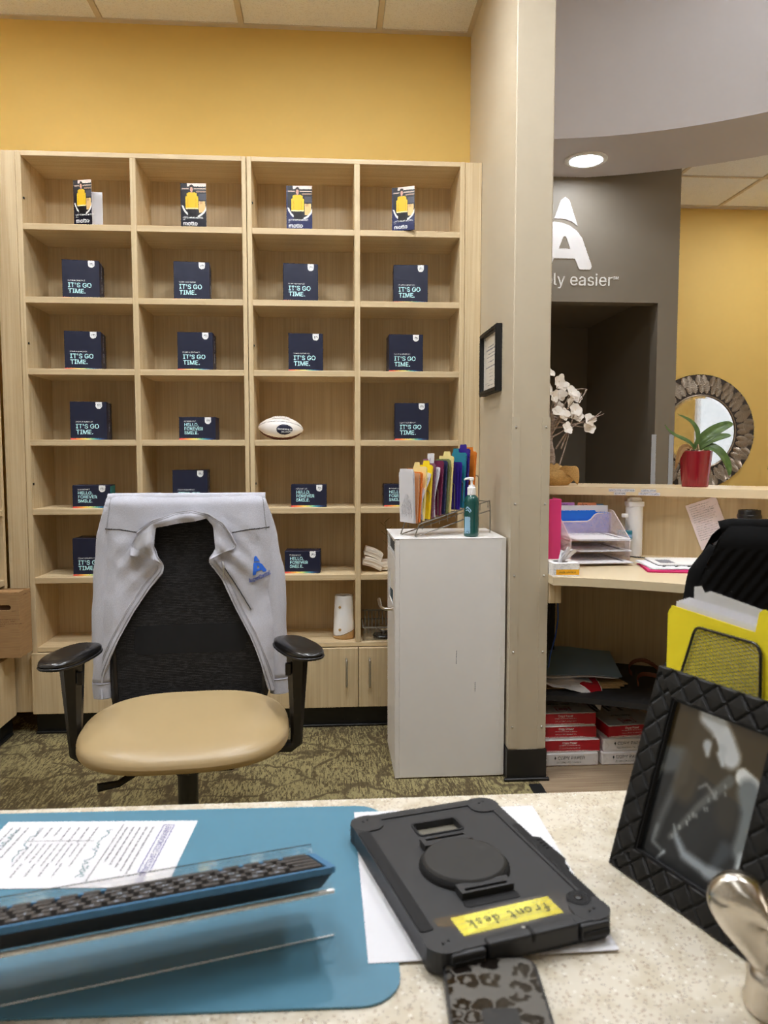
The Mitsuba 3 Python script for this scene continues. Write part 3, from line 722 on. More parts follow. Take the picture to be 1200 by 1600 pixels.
obj('window_rim', prism(win.buffer(.0025).difference(win), .0170, .0186), 'case_grip', t, M=TM)
DX, DY = -.0055, -.006
hub = lathe([(.0415, .0172), (.0425, .0185), (.0425, .0235), (.0405, .0262), (.0385, .0270), (.0001, .0270)], 56)
obj('grip_disc', xf(hub, move(DX, DY, 0)), 'case_pad', t, M=TM, smooth=35)
obj('disc_rim', xf(lathe([(.0390, .0268), (.0425, .0236), (.0452, .0205), (.0458, .0172), (.0390, .0172)], 56), move(DX, DY, 0)), 'case_grip', t, M=TM, smooth=35)
for s in (1, -1):
    y0 = DY + s * .038
    q = sbox(DX - .027, min(y0, y0 + s * .016), DX + .027, max(y0, y0 + s * .016))
    slot = sbox(DX - .022, min(y0 + s * .009, y0 + s * .013), DX + .022, max(y0 + s * .009, y0 + s * .013))
    obj('strap_loop', cat([prism(q.difference(slot).buffer(.001).buffer(-.001), .0180, .0245)]), 'case_black', t, M=TM)
obj('strap_recess', prism(rrect(.056, .012, .003, DX, DY - .060), .0172, .0181), 'case_grip', t, M=TM)
# stylus clip on the right edge
cl = Polygon([(.086, .030), (.0985, .024), (.1005, -.024), (.0955, -.030), (.095, -.040), (.086, -.045)])
obj('side_clip', cat([prism(cl, .004, .0165)] + [prism(sbox(.089, .018 - .006 * k, .096, .021 - .006 * k), .0165, .0174) for k in range(4)]), 'case_grip', t, M=TM)
obj('camera_recess', xf(lathe([(.0001, .0), (.008, .0), (.0105, .0012), (.0115, .0004)], 24), move(.071, -.093, .0190)), 'case_grip', t, M=TM, smooth=True)
obj('camera_lens', xf(lathe([(.0001, .0015), (.0035, .0012), (.004, .0)], 16), move(.071, -.093, .0192)), 'black_plastic', t, M=TM, smooth=True)
# folding stand bar on the near edge
bar_ = cat([rbox(-.040, .048, -.1305, -.1185, .004, .0215, .003), rbox(-.074, -.042, -.131, -.121, .003, .018, .0025), rbox(.050, .080, -.131, -.121, .003, .018, .0025)])
obj('stand_bar', bar_, 'case_black', t, M=TM, smooth=30)
for b_ in ((-.072, -.044, -.1325, -.1308, .008, .0125), (.052, .078, -.1325, -.1308, .008, .0125), (.001, .004, -.1312, -.1185, .0150, .0220)): obj('bar_slot', bx(*b_), 'black_void', t, M=TM)
obj('bolt', xf(trimesh.creation.cylinder(.0016, .001, sections=12), move(.0, -.1165, .0192)), 'steel', t, M=TM)
# yellow note, written the other way up
NM = TM @ move(-.0035, -.0945, .0177) @ rotz(.02)
obj('yellow_note', prism(sbox(-.0505, -.0135, .0495, .0135), 0, .0004), 'sticker_yellow', t, M=NM)
obj('clear_tape', prism(rrect(.132, .034, .002), .0004, .0006), 'thin_bin', t, M=NM)
obj('ruled_lines', prism(unary_union([sbox(-.0505, y - .0002, .0495, y + .0002) for y in (-.0055, .0025, .0092)]), .0005, .00062), 'ink_grey', t, M=NM)
GL = {  # hand strokes, unit cell 1 x 1.6
 'f': [[(.75, 1.45), (.5, 1.6), (.35, 1.35), (.3, .6), (.25, 0)], [(.0, .85), (.7, .92)]], 'r': [[(.1, .95), (.15, 0)], [(.15, .6), (.4, .95), (.7, .9)]],
 'o': [[(.5, .95), (.15, .75), (.1, .25), (.4, 0), (.75, .2), (.8, .7), (.5, .95)]], 'n': [[(.1, .95), (.12, 0)], [(.12, .6), (.45, .95), (.7, .75), (.72, 0)]],
 't': [[(.4, 1.5), (.38, .3), (.5, 0), (.75, .08)], [(.05, .95), (.8, 1.0)]], 'd': [[(.7, .8), (.35, .9), (.1, .5), (.25, .05), (.6, .2), (.72, .7)], [(.75, 1.6), (.7, .6), (.8, 0)]],
 'e': [[(.1, .5), (.7, .55), (.6, .9), (.25, .85), (.1, .4), (.35, 0), (.75, .15)]], 's': [[(.7, .85), (.35, .95), (.2, .7), (.6, .4), (.55, .05), (.1, .08)]],
 'k': [[(.15, 1.6), (.15, 0)], [(.7, .95), (.18, .45), (.75, 0)]]}
def hand(s, h, gap=.25):
    x, out = 0, []
    for c in s:
        if c == ' ': x += .9; continue
        for st in GL[c]: out.append(LineString([((x + a) * h, b * h) for a, b in st]).buffer(.075 * h))
        x += 1 + gap * .4
    return unary_union(out), x * h
w_, wd = hand('front desk', .0078)
w_ = affinity.translate(w_, -wd / 2, -.005)
obj('handwriting', prism(w_, 0, .0004), 'ink_black', t, M=NM @ rotz(PI, (0, 0, .0005)))

# phone with a leopard print case
def leopard_fn(p, n, uv):
    x, y = p.x * 56 + .3 * noise(p.x * 150, p.y * 150, 1.0), p.y * 56 + .3 * noise(p.x * 150, p.y * 150, 5.0)
    f1, f2, w = voronoi(x, y)
    j = .10 * (noise(p.x * 420, p.y * 420, 3.0) - .5)
    ringm = smoothstep(.12, .17, f1 + j) * smoothstep(.53, .48, f1 + j) * smoothstep(.06, .12, f2 - f1)
    gap = smoothstep(.13, .20, noise(p.x * 170, p.y * 170, 8.0))
    small = smoothstep(.22, .17, f1 + j) * smoothstep(.62, .66, w)
    return dr.maximum(ringm * gap, small)
scene['phone_print'] = {'type': 'blendbsdf', 'weight': mikit.proc(leopard_fn),
    'b0': {'type': 'twosided', 'bsdf': {'type': 'principled', 'base_color': rgb(84, 80, 74), 'roughness': .45, 'specular': .5}},
    'b1': {'type': 'twosided', 'bsdf': {'type': 'principled', 'base_color': rgb(22, 18, 15), 'roughness': .12, 'specular': .6}}}
t = thing('phone', 'phone in a glossy leopard print case at the bottom edge below the tablet', 'phone')
FM = rotz(math.radians(-3.5), (.1265, .536, DZ + .0006))
pb = rrect(.078, .150, .013)
obj('bumper', prism(pb, 0, .0100), 'black_plastic', t, M=FM)
obj('back_plate', prism(pb.buffer(-.0022), .0100, .0107), 'phone_print', t, M=FM)
obj('ring_stand', prism(rrect(.028, .05, .004, 0, -.012), .0107, .0122), 'case_pad', t, M=FM)

# clear riser and keyboard
prin('acrylic_edge', (250, 252, 253), 0.12, spec=0.9)
prin('kb_blue', (64, 112, 150), 0.35, spec=0.5)
prin('kb_black', (18, 18, 20), 0.45)
prin('key_black', (66, 63, 62), 0.42, spec=.5)
KA = math.radians(15.2)
RM = rotz(KA, (.002, .660, MZ))            # origin: near right foot; local x to the left is negative, y away from the viewer
t = thing('keyboard_riser', 'clear acrylic riser on the blue mat carrying the keyboard', 'stand')
RL, RD, RH = .47, .086, .0445
obj('top_plate', bx(-RL, 0, 0, RD, RH - .003, RH), 'thin_clear', t, M=RM)
obj('front_leg', bx(-RL, 0, 0, .003, 0.0005, RH - .003), 'thin_clear', t, M=RM)
obj('rear_leg', bx(-RL, 0, RD - .003, RD, 0.0005, RH - .003), 'thin_clear', t, M=RM)
obj('polished_edge', tube([(-RL, .0005, RH - .0014), (0, .0005, RH - .0014)], .0023, 8), 'acrylic_edge', t, M=RM, smooth=True)
obj('polished_edge', tube([(-RL, .0012, .0014), (0, .0012, .0014)], .0007, 8), 'acrylic_edge', t, M=RM, smooth=True)
obj('polished_edge', tube([(-RL, RD, RH - .001), (0, RD, RH - .001)], .0005, 6), 'case_pad', t, M=RM)
t = thing('keyboard', 'black keyboard with a blue rim seen from behind on the clear riser', 'keyboard')
KT = math.radians(-19.5)
KM = RM @ move(-.003, -.0185, RH + .0315) @ trimesh.transformations.rotation_matrix(KT, [1, 0, 0])   # origin: near right top corner, x to the left negative, y down the slope away
KL, KD = .455, .0865
rim = rrect(KL, KD, .006, -KL / 2, KD / 2)
obj('rim', cat([prism(rim.difference(rim.buffer(-.0065)), -.005, 0)]), 'kb_blue', t, M=KM)
obj('key_bed', prism(rim.buffer(-.004), -.0065, -.0045), 'kb_black', t, M=KM)
# black wedge base: hull between the rim underside and the flat foot on the riser
top_ = [(x, y, -.0062) for x, y in rim.buffer(-.003).exterior.coords[:-1]]
Ki = np.linalg.inv(RM) @ KM
topw = (Ki[:3, :3] @ np.array(top_).T).T + Ki[:3, 3]
lo = [(x, y, RH + .0006) for x in (-KL + .03, -.032) for y in (.0035, .064)]
lo += [(x, y, RH + .009) for x in (-KL + .014, -.014) for y in (-.009, .024)]
obj('base', trimesh.convex.convex_hull(np.vstack([topw, lo])), 'kb_black', t, M=RM, smooth=30)
rows = ['`1234567890-=', 'QWERTYUIOP[]\\', "ASDFGHJKL;'", 'ZXCVBNM,./', '  ']
px_, ky = .0187, .0152
letters = {}
PK = {}
def key_mesh(w):
    if w not in PK:
        a = trimesh.convex.convex_hull(np.array([(x, y, z) for x, y, z in [(0, 0, 0), (w, 0, 0), (0, .0132, 0), (w, .0132, 0), (.0014, .0010, .0058), (w - .0014, .0010, .0058), (.0014, .0118, .0058), (w - .0014, .0118, .0058)]])); PK[w] = mikit.ply(a, 'key_black')
    return PK[w]
rowlet = ['ESC 1234567890-=', 'QWERTYUIOP[]', 'ASDFGHJKL;', 'ZXCVBNM,.', '']
for j in range(5):
    x = -.0085; n = 0
    while x > -KL + .03:
        w = .0164
        if n == 0: w = (.0300, .0240, .0280, .0330, .0240)[j]
        elif j == 4 and n == 4: w = .0990
        elif n in (13,): w = .0280
        x -= w
        k = obj('key', key_mesh(w), None, t, M=KM @ move(x, .0088 + j * ky, -.0045))
        s = (rowlet[j][n - 1] if 0 < n <= len(rowlet[j]) else '')
        if s.strip():
            if s not in letters:
                g = text(s, .0050, .00015, True); g.apply_transform(rotz(PI)); c = g.bounds.mean(0); g.apply_translation([-c[0], -c[1], 0]); letters[s] = mikit.ply(g, 'dim_ink')
            obj('legend', letters[s], None, k, M=KM @ move(x + w / 2, .0088 + j * ky + .0068, +.0013))
        x -= .0023; n += 1

# picture frame leaning back, facing left
prin('frame_black', (15, 15, 15), 0.5, spec=0.35)
FB = np.array([.296, .769, DZ + .0006]); Fa = np.array([.347, -.938, 0]); Fu = np.array([.275, .102, .956])
PFM = basis(FB, Fa, Fu)
FW, FH, FR = .176, .216, .028
t = thing('picture_frame', 'black picture frame with an embossed diamond pattern at the right of the desk', 'picture frame')
def rail(w, l, flip=False):
    """Rail with mitred ends along x (length l), w wide, embossed with diamonds."""
    nx, ny = int(l / .0014), int(w / .0014)
    X, Y = np.meshgrid(np.linspace(0, 1, nx + 1), np.linspace(0, 1, ny + 1), indexing='ij')
    yy = Y * w; xx = X * (l - 2 * yy) + yy
    p = w / 1.0
    a, b = (xx / p + (yy - w / 2) / p), (xx / p - (yy - w / 2) / p)
    fa, fb = np.abs(a - np.floor(a) - .5), np.abs(b - np.floor(b) - .5)
    d = .5 - np.maximum(fa, fb)
    h = np.minimum(d, .10) * .024 + .002 * np.minimum(d, .4)
    edge = np.minimum(yy, w - yy) < .0012
    h = np.where(edge, .0022, h)
    g = grid(np.stack([xx, yy, h], -1))
    base = Polygon([(0, 0), (l, 0), (l - w, w), (w, w)])
    return cat([g, prism(base, -.016, 0)])
r1 = rail(FR, FW); r2 = rail(FR, FH)
obj('bottom_rail', r1, 'frame_black', t, M=PFM, smooth=20)
obj('top_rail', xf(r1, rotz(PI, (FW, FH, 0))), 'frame_black', t, M=PFM, smooth=20)
obj('left_rail', xf(r2, rotz(-PI / 2, (0, FH, 0))), 'frame_black', t, M=PFM, smooth=20)
obj('right_rail', xf(r2, rotz(PI / 2, (FW, 0, 0))), 'frame_black', t, M=PFM, smooth=20)
obj('inner_lip', prism(sbox(FR, FR, FW - FR, FH - FR).difference(sbox(FR + .002, FR + .002, FW - FR - .002, FH - FR - .002)), -.006, .0008), 'case_grip', t, M=PFM)
obj('back_board', bx(.006, FW - .006, .006, FH - .006, -.019, -.016), 'black_matte', t, M=PFM)
# easel leg reaching the desk behind
foot = np.array([FB[0] + Fa[0] * FW / 2 + .938 * .066, FB[1] + Fa[1] * FW / 2 + .347 * .066, DZ + .0006])
topp = FB + Fa * FW / 2 + Fu * .12 - PFM[:3, 2] * .019
s_ = np.array([.018, 0, 0]); e_ = Fa * .018
obj('easel', trimesh.convex.convex_hull(np.array([topp + e_, topp - e_, foot + e_ * 1.4, foot - e_ * 1.4, topp + e_ + [.004, 0, 0], topp - e_ + [.004, 0, 0], foot + e_ * 1.4 + [.004, 0, 0], foot - e_ * 1.4 + [.004, 0, 0]])), 'black_matte', t)
def photo_print(w, h, nx=110, ny=150):
    U, V = np.meshgrid((np.arange(nx) + .5) / nx, (np.arange(ny) + .5) / ny, indexing='ij')      # u right, v down
    g = np.zeros((nx, ny, 3))
    warm, dark = np.array((66, 55, 34.)), np.array((34, 37, 40.))
    hz = .31 + .16 * U
    g[:] = np.where((V < hz)[..., None], warm, dark + 12 * np.sin(U * 9 + V * 5)[..., None] * .5)
    def seg(pts, r0, r1, col, soft=.02, k=1.0):
        nonlocal g
        best = np.full(U.shape, 9.0)
        n = len(pts) - 1
        for i in range(n):
            a, b = np.array(pts[i]), np.array(pts[i + 1]); d = b - a
            tt = np.clip(((U - a[0]) * d[0] + (V - a[1]) * d[1]) / (d @ d), 0, 1)
            dist = np.hypot(U - a[0] - tt * d[0], (V - a[1] - tt * d[1]) * 1.25)
            best = np.minimum(best, dist - (r0 + (r1 - r0) * (i + tt) / n))
        m = np.clip(.5 - best / soft, 0, 1)[..., None] * k
        g = g * (1 - m) + np.array(col, float) * m
    seg([(.06, .38), (.22, .34), (.25, .44)], .11, .07, (92, 97, 99), .05, .85)           # pale cloth fold at left
    seg([(.24, .36), (.22, .49), (.15, .72), (.13, .86)], .05, .03, (92, 96, 98), .06, .8)
    seg([(.36, .10), (.34, .28), (.30, .50)], .12, .12, (72, 64, 50), .08, .8)
    seg([(.56, .36), (.70, .44), (.76, .56)], .14, .10, (58, 54, 46), .08, .6)
    seg([(.36, .02), (.48, .06), (.58, .14), (.66, .21)], .09, .085, (200, 205, 210), .05) # bright shoulder and cloth
    seg([(.42, .20), (.44, .25)], .045, .02, (176, 182, 188), .03)
    seg([(.56, .20), (.60, .27)], .05, .02, (186, 192, 197), .03)
    seg([(.47, .15), (.50, .20)], .012, .03, (74, 64, 46), .02)
    seg([(.70, .34), (.62, .42), (.48, .56), (.28, .82)], .045, .022, (96, 99, 98), .03, .85)  # lace band
    r = np.random.default_rng(4)
    for s in np.linspace(0, 1, 16):
        q = np.array((.68, .38)) * (1 - s) + np.array((.30, .80)) * s + r.normal(0, .018, 2); seg([tuple(q), tuple(q + [.01, .012])], .009, .008, (150, 155, 156), .014, .8)
    seg([(.62, .47), (.50, .42), (.44, .46)], .012, .010, (150, 154, 156), .02, .7)
    seg([(.80, .29), (.90, .31)], .065, .06, (216, 220, 222), .025)                        # white sleeve edge
    seg([(.88, .36), (.95, .46), (.95, .60), (.93, .68)], .10, .075, (112, 120, 124), .06)   # upper arm
    seg([(.97, .72), (.95, .88)], .05, .045, (182, 192, 200), .04)
    seg([(.80, .72), (.74, .84)], .06, .04, (66, 74, 82), .06, .8)
    seg([(.92, .87), (.68, .89), (.45, .87), (.34, .80)], .055, .026, (150, 160, 170), .05) # forearm
    seg([(.34, .80), (.29, .74)], .012, .008, (150, 156, 160), .02)
    seg([(.13, .80), (.12, .90), (.22, .92)], .02, .012, (112, 118, 122), .03)
    seg([(.26, .92), (.20, .99)], .014, .010, (168, 178, 186), .02)
    seg([(.02, .44), (.0, .52)], .03, .02, (120, 126, 128), .03, .8)
    seg([(.62, .97), (.2, 1.02)], .06, .06, (22, 26, 30), .08, .9)
    col = np.clip(g, 0, 255) / 255.0; col = np.where(col <= .04045, col / 12.92, ((col + .055) / 1.055) ** 2.4)
    v, f, c = [], [], []
    for i in range(nx):
        for j in range(ny):
            x0, x1, y1, y0 = i / nx * w, (i + 1) / nx * w, h - j / ny * h, h - (j + 1) / ny * h
            b = len(v); v += [(x0, y0, 0), (x1, y0, 0), (x1, y1, 0), (x0, y1, 0)]; c += [col[i, j]] * 4; f += [(b, b + 1, b + 2), (b, b + 2, b + 3)]
    return mikit.ply(trimesh.Trimesh(np.array(v), f, process=False), 'gloss_print', color=np.array(c))
obj('printed_photo', photo_print(FW - 2 * FR, FH - 2 * FR), None, t, M=PFM @ move(FR, FR, -.0045), label='black and white photo of a bare-shouldered person in a white strap dress')

# heart ornament of mercury glass
scene['mercury_glass'] = {'type': 'twosided', 'bsdf': {'type': 'roughconductor', 'material': 'none', 'distribution': 'ggx', 'alpha': 0.05, 'specular_reflectance': rgb(206, 199, 188)}}
t = thing('heart_ornament', 'silver mirrored glass heart on a round foot at the lower right corner', 'ornament')
aa = np.linspace(0, 2 * PI, 73)[:-1]
hx = 16 * np.sin(aa) ** 3; hy = 13 * np.cos(aa) - 5 * np.cos(2 * aa) - 2 * np.cos(3 * aa) - np.cos(4 * aa)
hh = np.stack([hx / 16 * .042, np.where(hy > 0, hy / 15 * .040, hy / 15 * .050)], 1)
sr = np.concatenate([np.linspace(0.02, .8, 9), 1 - np.linspace(.17, 0, 8) ** 1.6])
def heart_pt(sgn):
    return np.array([[(p[0] * s, p[1] * s, sgn * .026 * math.sqrt(max(0, 1 - s ** 2.6)) * (.75 + .25 * math.cos(a))) for s in sr] for p, a in zip(hh, aa)])
hm = cat([grid(heart_pt(1), True), grid(heart_pt(-1), True)])
hm.merge_vertices()
HMx = basis((.3345, .548, .8425), (math.cos(-.35), math.sin(-.35), 0), (0, 0, 1))
obj('heart', hm, 'mercury_glass', t, M=HMx, smooth=True)
obj('foot', xf(lathe([(.0245, 0), (.0265, .002), (.0270, .006), (.0255, .010), (.0245, .022), (.0250, .030), (.021, .036), (.012, .041), (.0001, .043)], 40), move(.3500, .548, DZ + .0005)), 'mercury_glass', t, smooth=40)
obj('bead', xf(trimesh.creation.icosphere(subdivisions=3, radius=.0150), move(.3520, .536, DZ + .052)), 'mercury_glass', t, smooth=True)

# wire file holder with a yellow folder
prin('folder_yellow', (248, 230, 44), 0.55, spec=0.35)
prin('folder_back_yellow', (230, 208, 42), 0.55)
ORG = np.array([.415, .907, 0]); oa = np.array([.15, -.989, 0]); oa /= np.linalg.norm(oa)
OMx = basis(ORG + [0, 0, DZ + .0006], oa, (0, 0, 1))          # x along the holder, y up, z towards the viewer's left
t = thing('wire_file_holder', 'black wire desk file holder with mesh windows standing behind the picture frame', 'file holder')
def wire(pts, r=.0016, closed=False, n=6): return tube(pts, r, n, closed)
def rounded_loop(P, r=.012):
    q = Polygon(P).buffer(-r).buffer(r, quad_segs=4); return np.array(q.exterior.coords[:-1])
W1 = Polygon([(.005, .10), (.060, .235), (.168, .240), (.172, .10)]); W2 = Polygon([(.190, .10), (.190, .240), (.285, .240), (.315, .10)])
for Wp in (W1, W2):
    q = rounded_loop(list(Wp.exterior.coords)[:-1]); z = np.full((len(q), 1), .0030)
    obj('window_wire', wire(np.hstack([q, z]), .0017, True), 'black_plastic', t, M=OMx)
    x0, y0, x1, y1 = Wp.bounds; rods = []
    for k in np.arange(-.4, .4, .0042):
        for s in (1, -1):
            ln = LineString([(x0 - .3, y0 + k - .3 * s * .35 * 1.0), (x1 + .3, y0 + k + (x1 - x0 + .3) * s * .35)]).intersection(Polygon(q))
            if ln.is_empty or ln.geom_type != 'LineString' or ln.length < .004: continue
            c = np.array(ln.coords); rods.append(tube(np.hstack([c, [[.0030], [.0030]]]), .00034, 4, caps=False))
    obj('wire_mesh', cat(rods), 'black_plastic', t, M=OMx); labels[list(scene)[-1]] = {'kind': 'stuff'}
obj('frame_wire', cat([wire([(.0, .001, .003), (.32, .001, .003)], .002), wire([(.0, .001, -.05), (.32, .001, -.05)], .002), wire([(.0, .10, .003), (.32, .10, .003)], .0017), wire([(.0, .001, .003), (.0, .10, .003)], .0017), wire([(.32, .001, .003), (.32, .10, .003)], .0017)]
    + [wire([(x, .002, .003), (x, .002, -.05), (x, .20, -.05)], .0016) for x in (.01, .16, .31)] + [wire([(.01, .2, -.05), (.31, .2, -.05)], .0016)]), 'black_plastic', t, M=OMx)
t = thing('yellow_folder', 'bright yellow tabbed folder full of papers in the wire file holder', 'folder')
ff = Polygon([(.0, .006), (.0, .240), (.008, .250), (.155, .250), (.160, .272), (.166, .276), (.255, .276), (.262, .270), (.266, .250), (.297, .250), (.297, .006)])
obj('front_cover', prism(ff, -.0010, 0), 'folder_yellow', t, M=OMx)
obj('back_cover', xf(prism(ff.intersection(sbox(0, 0, .3, .246)), -.0168, -.0158), np.eye(4)), 'folder_back_yellow', t, M=OMx)
g = cat([prism(hand('o', .009)[0], 0, .0004), xf(prism(hand('r', .007)[0], 0, .0004), move(.010, .002, 0)), xf(prism(hand('o', .008)[0], 0, .0004), move(.002, .013, 0))]); g.apply_translation([.197, .250, .0002])
obj('handwriting', g, 'dim_olive', t, M=OMx)
prin('dim_olive', (130, 122, 40), .7)
for k in range(6):
    obj('paper', bx(.012 + .002 * k, .285, .010, .256 + .0012 * k, -.0035 - .002 * k, -.0031 - .002 * k), 'white_paper', t, M=OMx)
prin('milky_sheet', (206, 206, 206), .3)
obj('clear_sleeve', prism(Polygon([(.03, .012), (.03, .276), (.043, .279), (.050, .272), (.060, .276), (.24, .266), (.24, .012)]), -.0150, -.0146), 'milky_sheet', t, M=OMx)

# ================================================================== beige office chair with the grey jacket
prin('seat_leather', (172, 150, 111), 0.36, spec=0.5)
def weave_fn(p, n, uv):
    a = noise(p.x * 90, p.z * 420, 1.0); b = .5 + .5 * dr.sin(p.z * 1300)
    return mix(lin((14, 14, 16)), lin((44, 44, 47)), smoothstep(.35, .9, .55 * a + .45 * b))
prin('mesh_weave', mikit.proc(weave_fn), 0.7, spec=0.3)
def fabric_fn(p, n, uv):
    a = noise(p.x * 700, p.y * 700, p.z * 900)
    return mix(lin((192, 193, 203)), lin((168, 169, 179)), a)
prin('jacket_cloth', mikit.proc(fabric_fn), 0.85, spec=0.15, sheen=0.3)
prin('jacket_lining', (172, 172, 178), 0.85, spec=0.15)
prin('jacket_trim', (146, 147, 154), 0.75, spec=0.2)
prin('seam_dark', (38, 38, 42), 0.7)
prin('emblem_blue', (44, 104, 214), 0.6)
prin('emblem_navy', (46, 66, 150), 0.6)
CA = math.radians(5)
CM = rotz(CA, (-.375, 2.06, 0))
def CW(p): p = np.atleast_2d(np.asarray(p, float)); return p @ CM[:3, :3].T + CM[:3, 3]
t = thing('office_chair', 'beige leather office chair with black mesh back and armrests facing the desk', 'chair')
def cap_poles(m, nu, nv):
    v = np.array(m.vertices); f = list(map(tuple, m.faces)); n = len(v)
    v = np.vstack([v, v.reshape(nu, nv, 3)[:, 0].mean(0), v.reshape(nu, nv, 3)[:, -1].mean(0)])
    for i in range(nu):
        k = (i + 1) % nu; f += [(n, k * nv, i * nv), (n + 1, i * nv + nv - 1, k * nv + nv - 1)]
    return trimesh.Trimesh(v, f, process=False)
# seat: rounded cushion
def seat_mesh():
    nu, nv = 96, 28; P = np.zeros((nu, nv, 3))
    for i in range(nu):
        a = 2 * PI * i / nu; c, s = math.cos(a), math.sin(a)
        n = 2.9
        r = (abs(c) ** n + abs(s) ** n) ** (-1 / n)
        ux, uy = r * c, r * s
        hw = .272 * (1 - .10 * max(uy, 0) ** 1.5)
        for j in range(nv):
            q = PI * (j + .02) / (nv - .96); rr = math.sin(q) ** .5; zz = math.cos(q)
            x, y = ux * hw * rr, uy * .258 * rr
            z = .456 + .046 * (abs(zz) ** .75) * (1 if zz > 0 else -1) * (1.0 if zz > 0 else .9)
            if zz > 0: z += -.010 * (1 - rr) * 0 - .012 * max(0, -y / .258) ** 3 + .006 * (x / .27) ** 2 + .006 * (y / .258 > .5)* (y / .258 - .5)
            P[i, j] = (x - .012, y + .004, z)
    return grid(P[::-1], True)
obj('seat', cap_poles(seat_mesh(), 96, 28), 'seat_leather', t, M=CM, smooth=True)
obj('seat_pan', rbox(-.14, .12, -.13, .15, .385, .416, .012), 'black_plastic', t, M=CM, smooth=30)
obj('lever', tube([(-.12, -.12, .40), (-.16, -.19, .398), (-.205, -.205, .398)], [.008, .009, .011], 8), 'black_plastic', t, M=CM, smooth=40)
obj('gas_lift', lathe([(.030, .10), (.030, .24), (.027, .241), (.027, .34), (.036, .345), (.036, .39)], 28), 'black_plastic', t, M=CM @ move(-.012, -.01, 0), smooth=40)
obj('hub', lathe([(.045, .07), (.052, .085), (.048, .13), (.032, .14)], 28), 'black_plastic', t, M=CM @ move(-.012, -.01, 0), smooth=40)
for k in range(5):
    a = math.radians(54 + 72 * k); d = np.array([math.cos(a), math.sin(a)])
    pr = trimesh.convex.convex_hull(np.array([(r * d[0] - s * w * d[1], r * d[1] + s * w * d[0], z) for r, w, z0, z1 in ((.03, .028, .075, .12), (.30, .016, .062, .085)) for s in (-1, 1) for z in (z0, z1)]))
    L_ = obj('base_leg', pr, 'black_plastic', t, M=CM @ move(-.012, -.01, 0), smooth=30)
    wl = cat([xf(trimesh.creation.cylinder(.026, .018, sections=20), move(*(d * .295 + np.array([-d[1], d[0]]) * s * .013), .0265) @ basis((0, 0, 0), (0, 0, 1), (d[0], d[1], 0))) for s in (-1, 1)])
    obj('caster', cat([wl, bx(d[0] * .295 - .008, d[0] * .295 + .008, d[1] * .295 - .008, d[1] * .295 + .008, .03, .065)]), 'black_rubber', L_, M=CM @ move(-.012, -.01, 0), smooth=30)
# armrests
for s, cx, rot in ((-1, -.305, .30), (1, .285, -.34)):
    AM = CM @ rotz(rot * -1 if s < 0 else rot * -1, (cx, .01, .672))
    nu, nv = 48, 15; P = np.zeros((nu, nv, 3))
    for i in range(nu):
        a = 2 * PI * i / nu; c, q = math.cos(a), math.sin(a); r = (abs(c) ** 2.6 + abs(q) ** 2.6) ** (-1 / 2.6)
        wx = .049 * (1 + .10 * (-r * q))
        for j in range(nv):
            b = PI * (j + .02) / (nv - .96); rr = math.sin(b) ** .42
            P[i, j] = (r * c * wx * rr, r * q * .118 * rr, .017 * math.cos(b) * (1 if math.cos(b) > 0 else 1.1) - .004 * (math.cos(b) > 0) * (1 - (r * c * rr) ** 2))
    pad = obj('arm_pad', cap_poles(grid(P[::-1], True), 48, 15), 'arm_black', t, M=AM, smooth=True)
    obj('pad_rim', tube([(.0485 * c_ * (1 - .08 * s_), .117 * s_, -.010) for c_, s_ in ((np.sign(math.cos(a)) * abs(math.cos(a)) ** .8, np.sign(math.sin(a)) * abs(math.sin(a)) ** .8) for a in np.linspace(0, 2 * PI, 41)[:-1])], .004, 6, True), 'black_plastic', pad, M=AM, smooth=True)
    x0 = cx
    post = trimesh.convex.convex_hull(np.array([(cx + dx * .030, .004 + dy * .028, .660) for dx in (-1, -.5, .5, 1) for dy in ((-.5, .5) if abs(dx) == 1 else (-1, 1))] + [(cx * .99 + dx * .016, .004 + dy * .018, .43) for dx in (-1, -.5, .5, 1) for dy in ((-.5, .5) if abs(dx) == 1 else (-1, 1))]))
    obj('arm_post', post, 'arm_black', t, M=CM, smooth=35)
    obj('arm_bracket', tube([(cx * .99, .004, .445), (cx * .985, .004, .405), (cx * .93, .004, .393), (cx * .5, .004, .396)], [.018, .018, .017, .017], 10), 'black_plastic', t, M=CM, smooth=40)
    obj('height_button', rbox(cx - .008 + s * -.026, cx + .008 + s * -.026, -.03, -.018, .60, .635, .003), 'black_plastic', t, M=CM)
prin('arm_black', (17, 17, 19), 0.25, spec=0.6)
# back: frame, mesh, lumbar pad; leaning
def by(z): return .27 + .12 * (z - .5)
def back_pt(u, z, off=0.0):
    """Point of the back's front face at width u and height z, off metres behind it."""
    return (u - .027, by(z) + off + .10 * u * u * -1 * 0 + .028 - .45 * (u * u) * .6, z)
bo = Polygon([(-.225, .44), (.225, .44), (.240, .75), (.215, 1.03), (.19, 1.058), (-.19, 1.058), (-.215, 1.03), (-.240, .75)]).buffer(.004, quad_segs=4)
obj('mesh_back', sheet(bo.buffer(-.012), lambda q: np.array([back_pt(u, z, .004) for u, z in q]), -.004, .022), 'mesh_weave', t, M=CM, smooth=60)
bl = np.array(bo.buffer(-.008).exterior.coords[:-1])
dn = []
ln = LineString(list(bl) + [bl[0]])
for s in np.linspace(0, ln.length, 90)[:-1]: p = ln.interpolate(s); dn.append(back_pt(p.x, p.y, .008))
obj('back_frame', tube(dn, .013, 10, True), 'black_plastic', t, M=CM, smooth=True)
lp = rrect(.335, .088, .02, 0, .632)
obj('lumbar_pad', sheet(lp, lambda q: np.array([back_pt(u, z, -.0012) for u, z in q]), .0008, .02), 'lumbar_grey', t, M=CM, smooth=60)
prin('lumbar_grey', (27, 28, 31), .7, spec=.2)
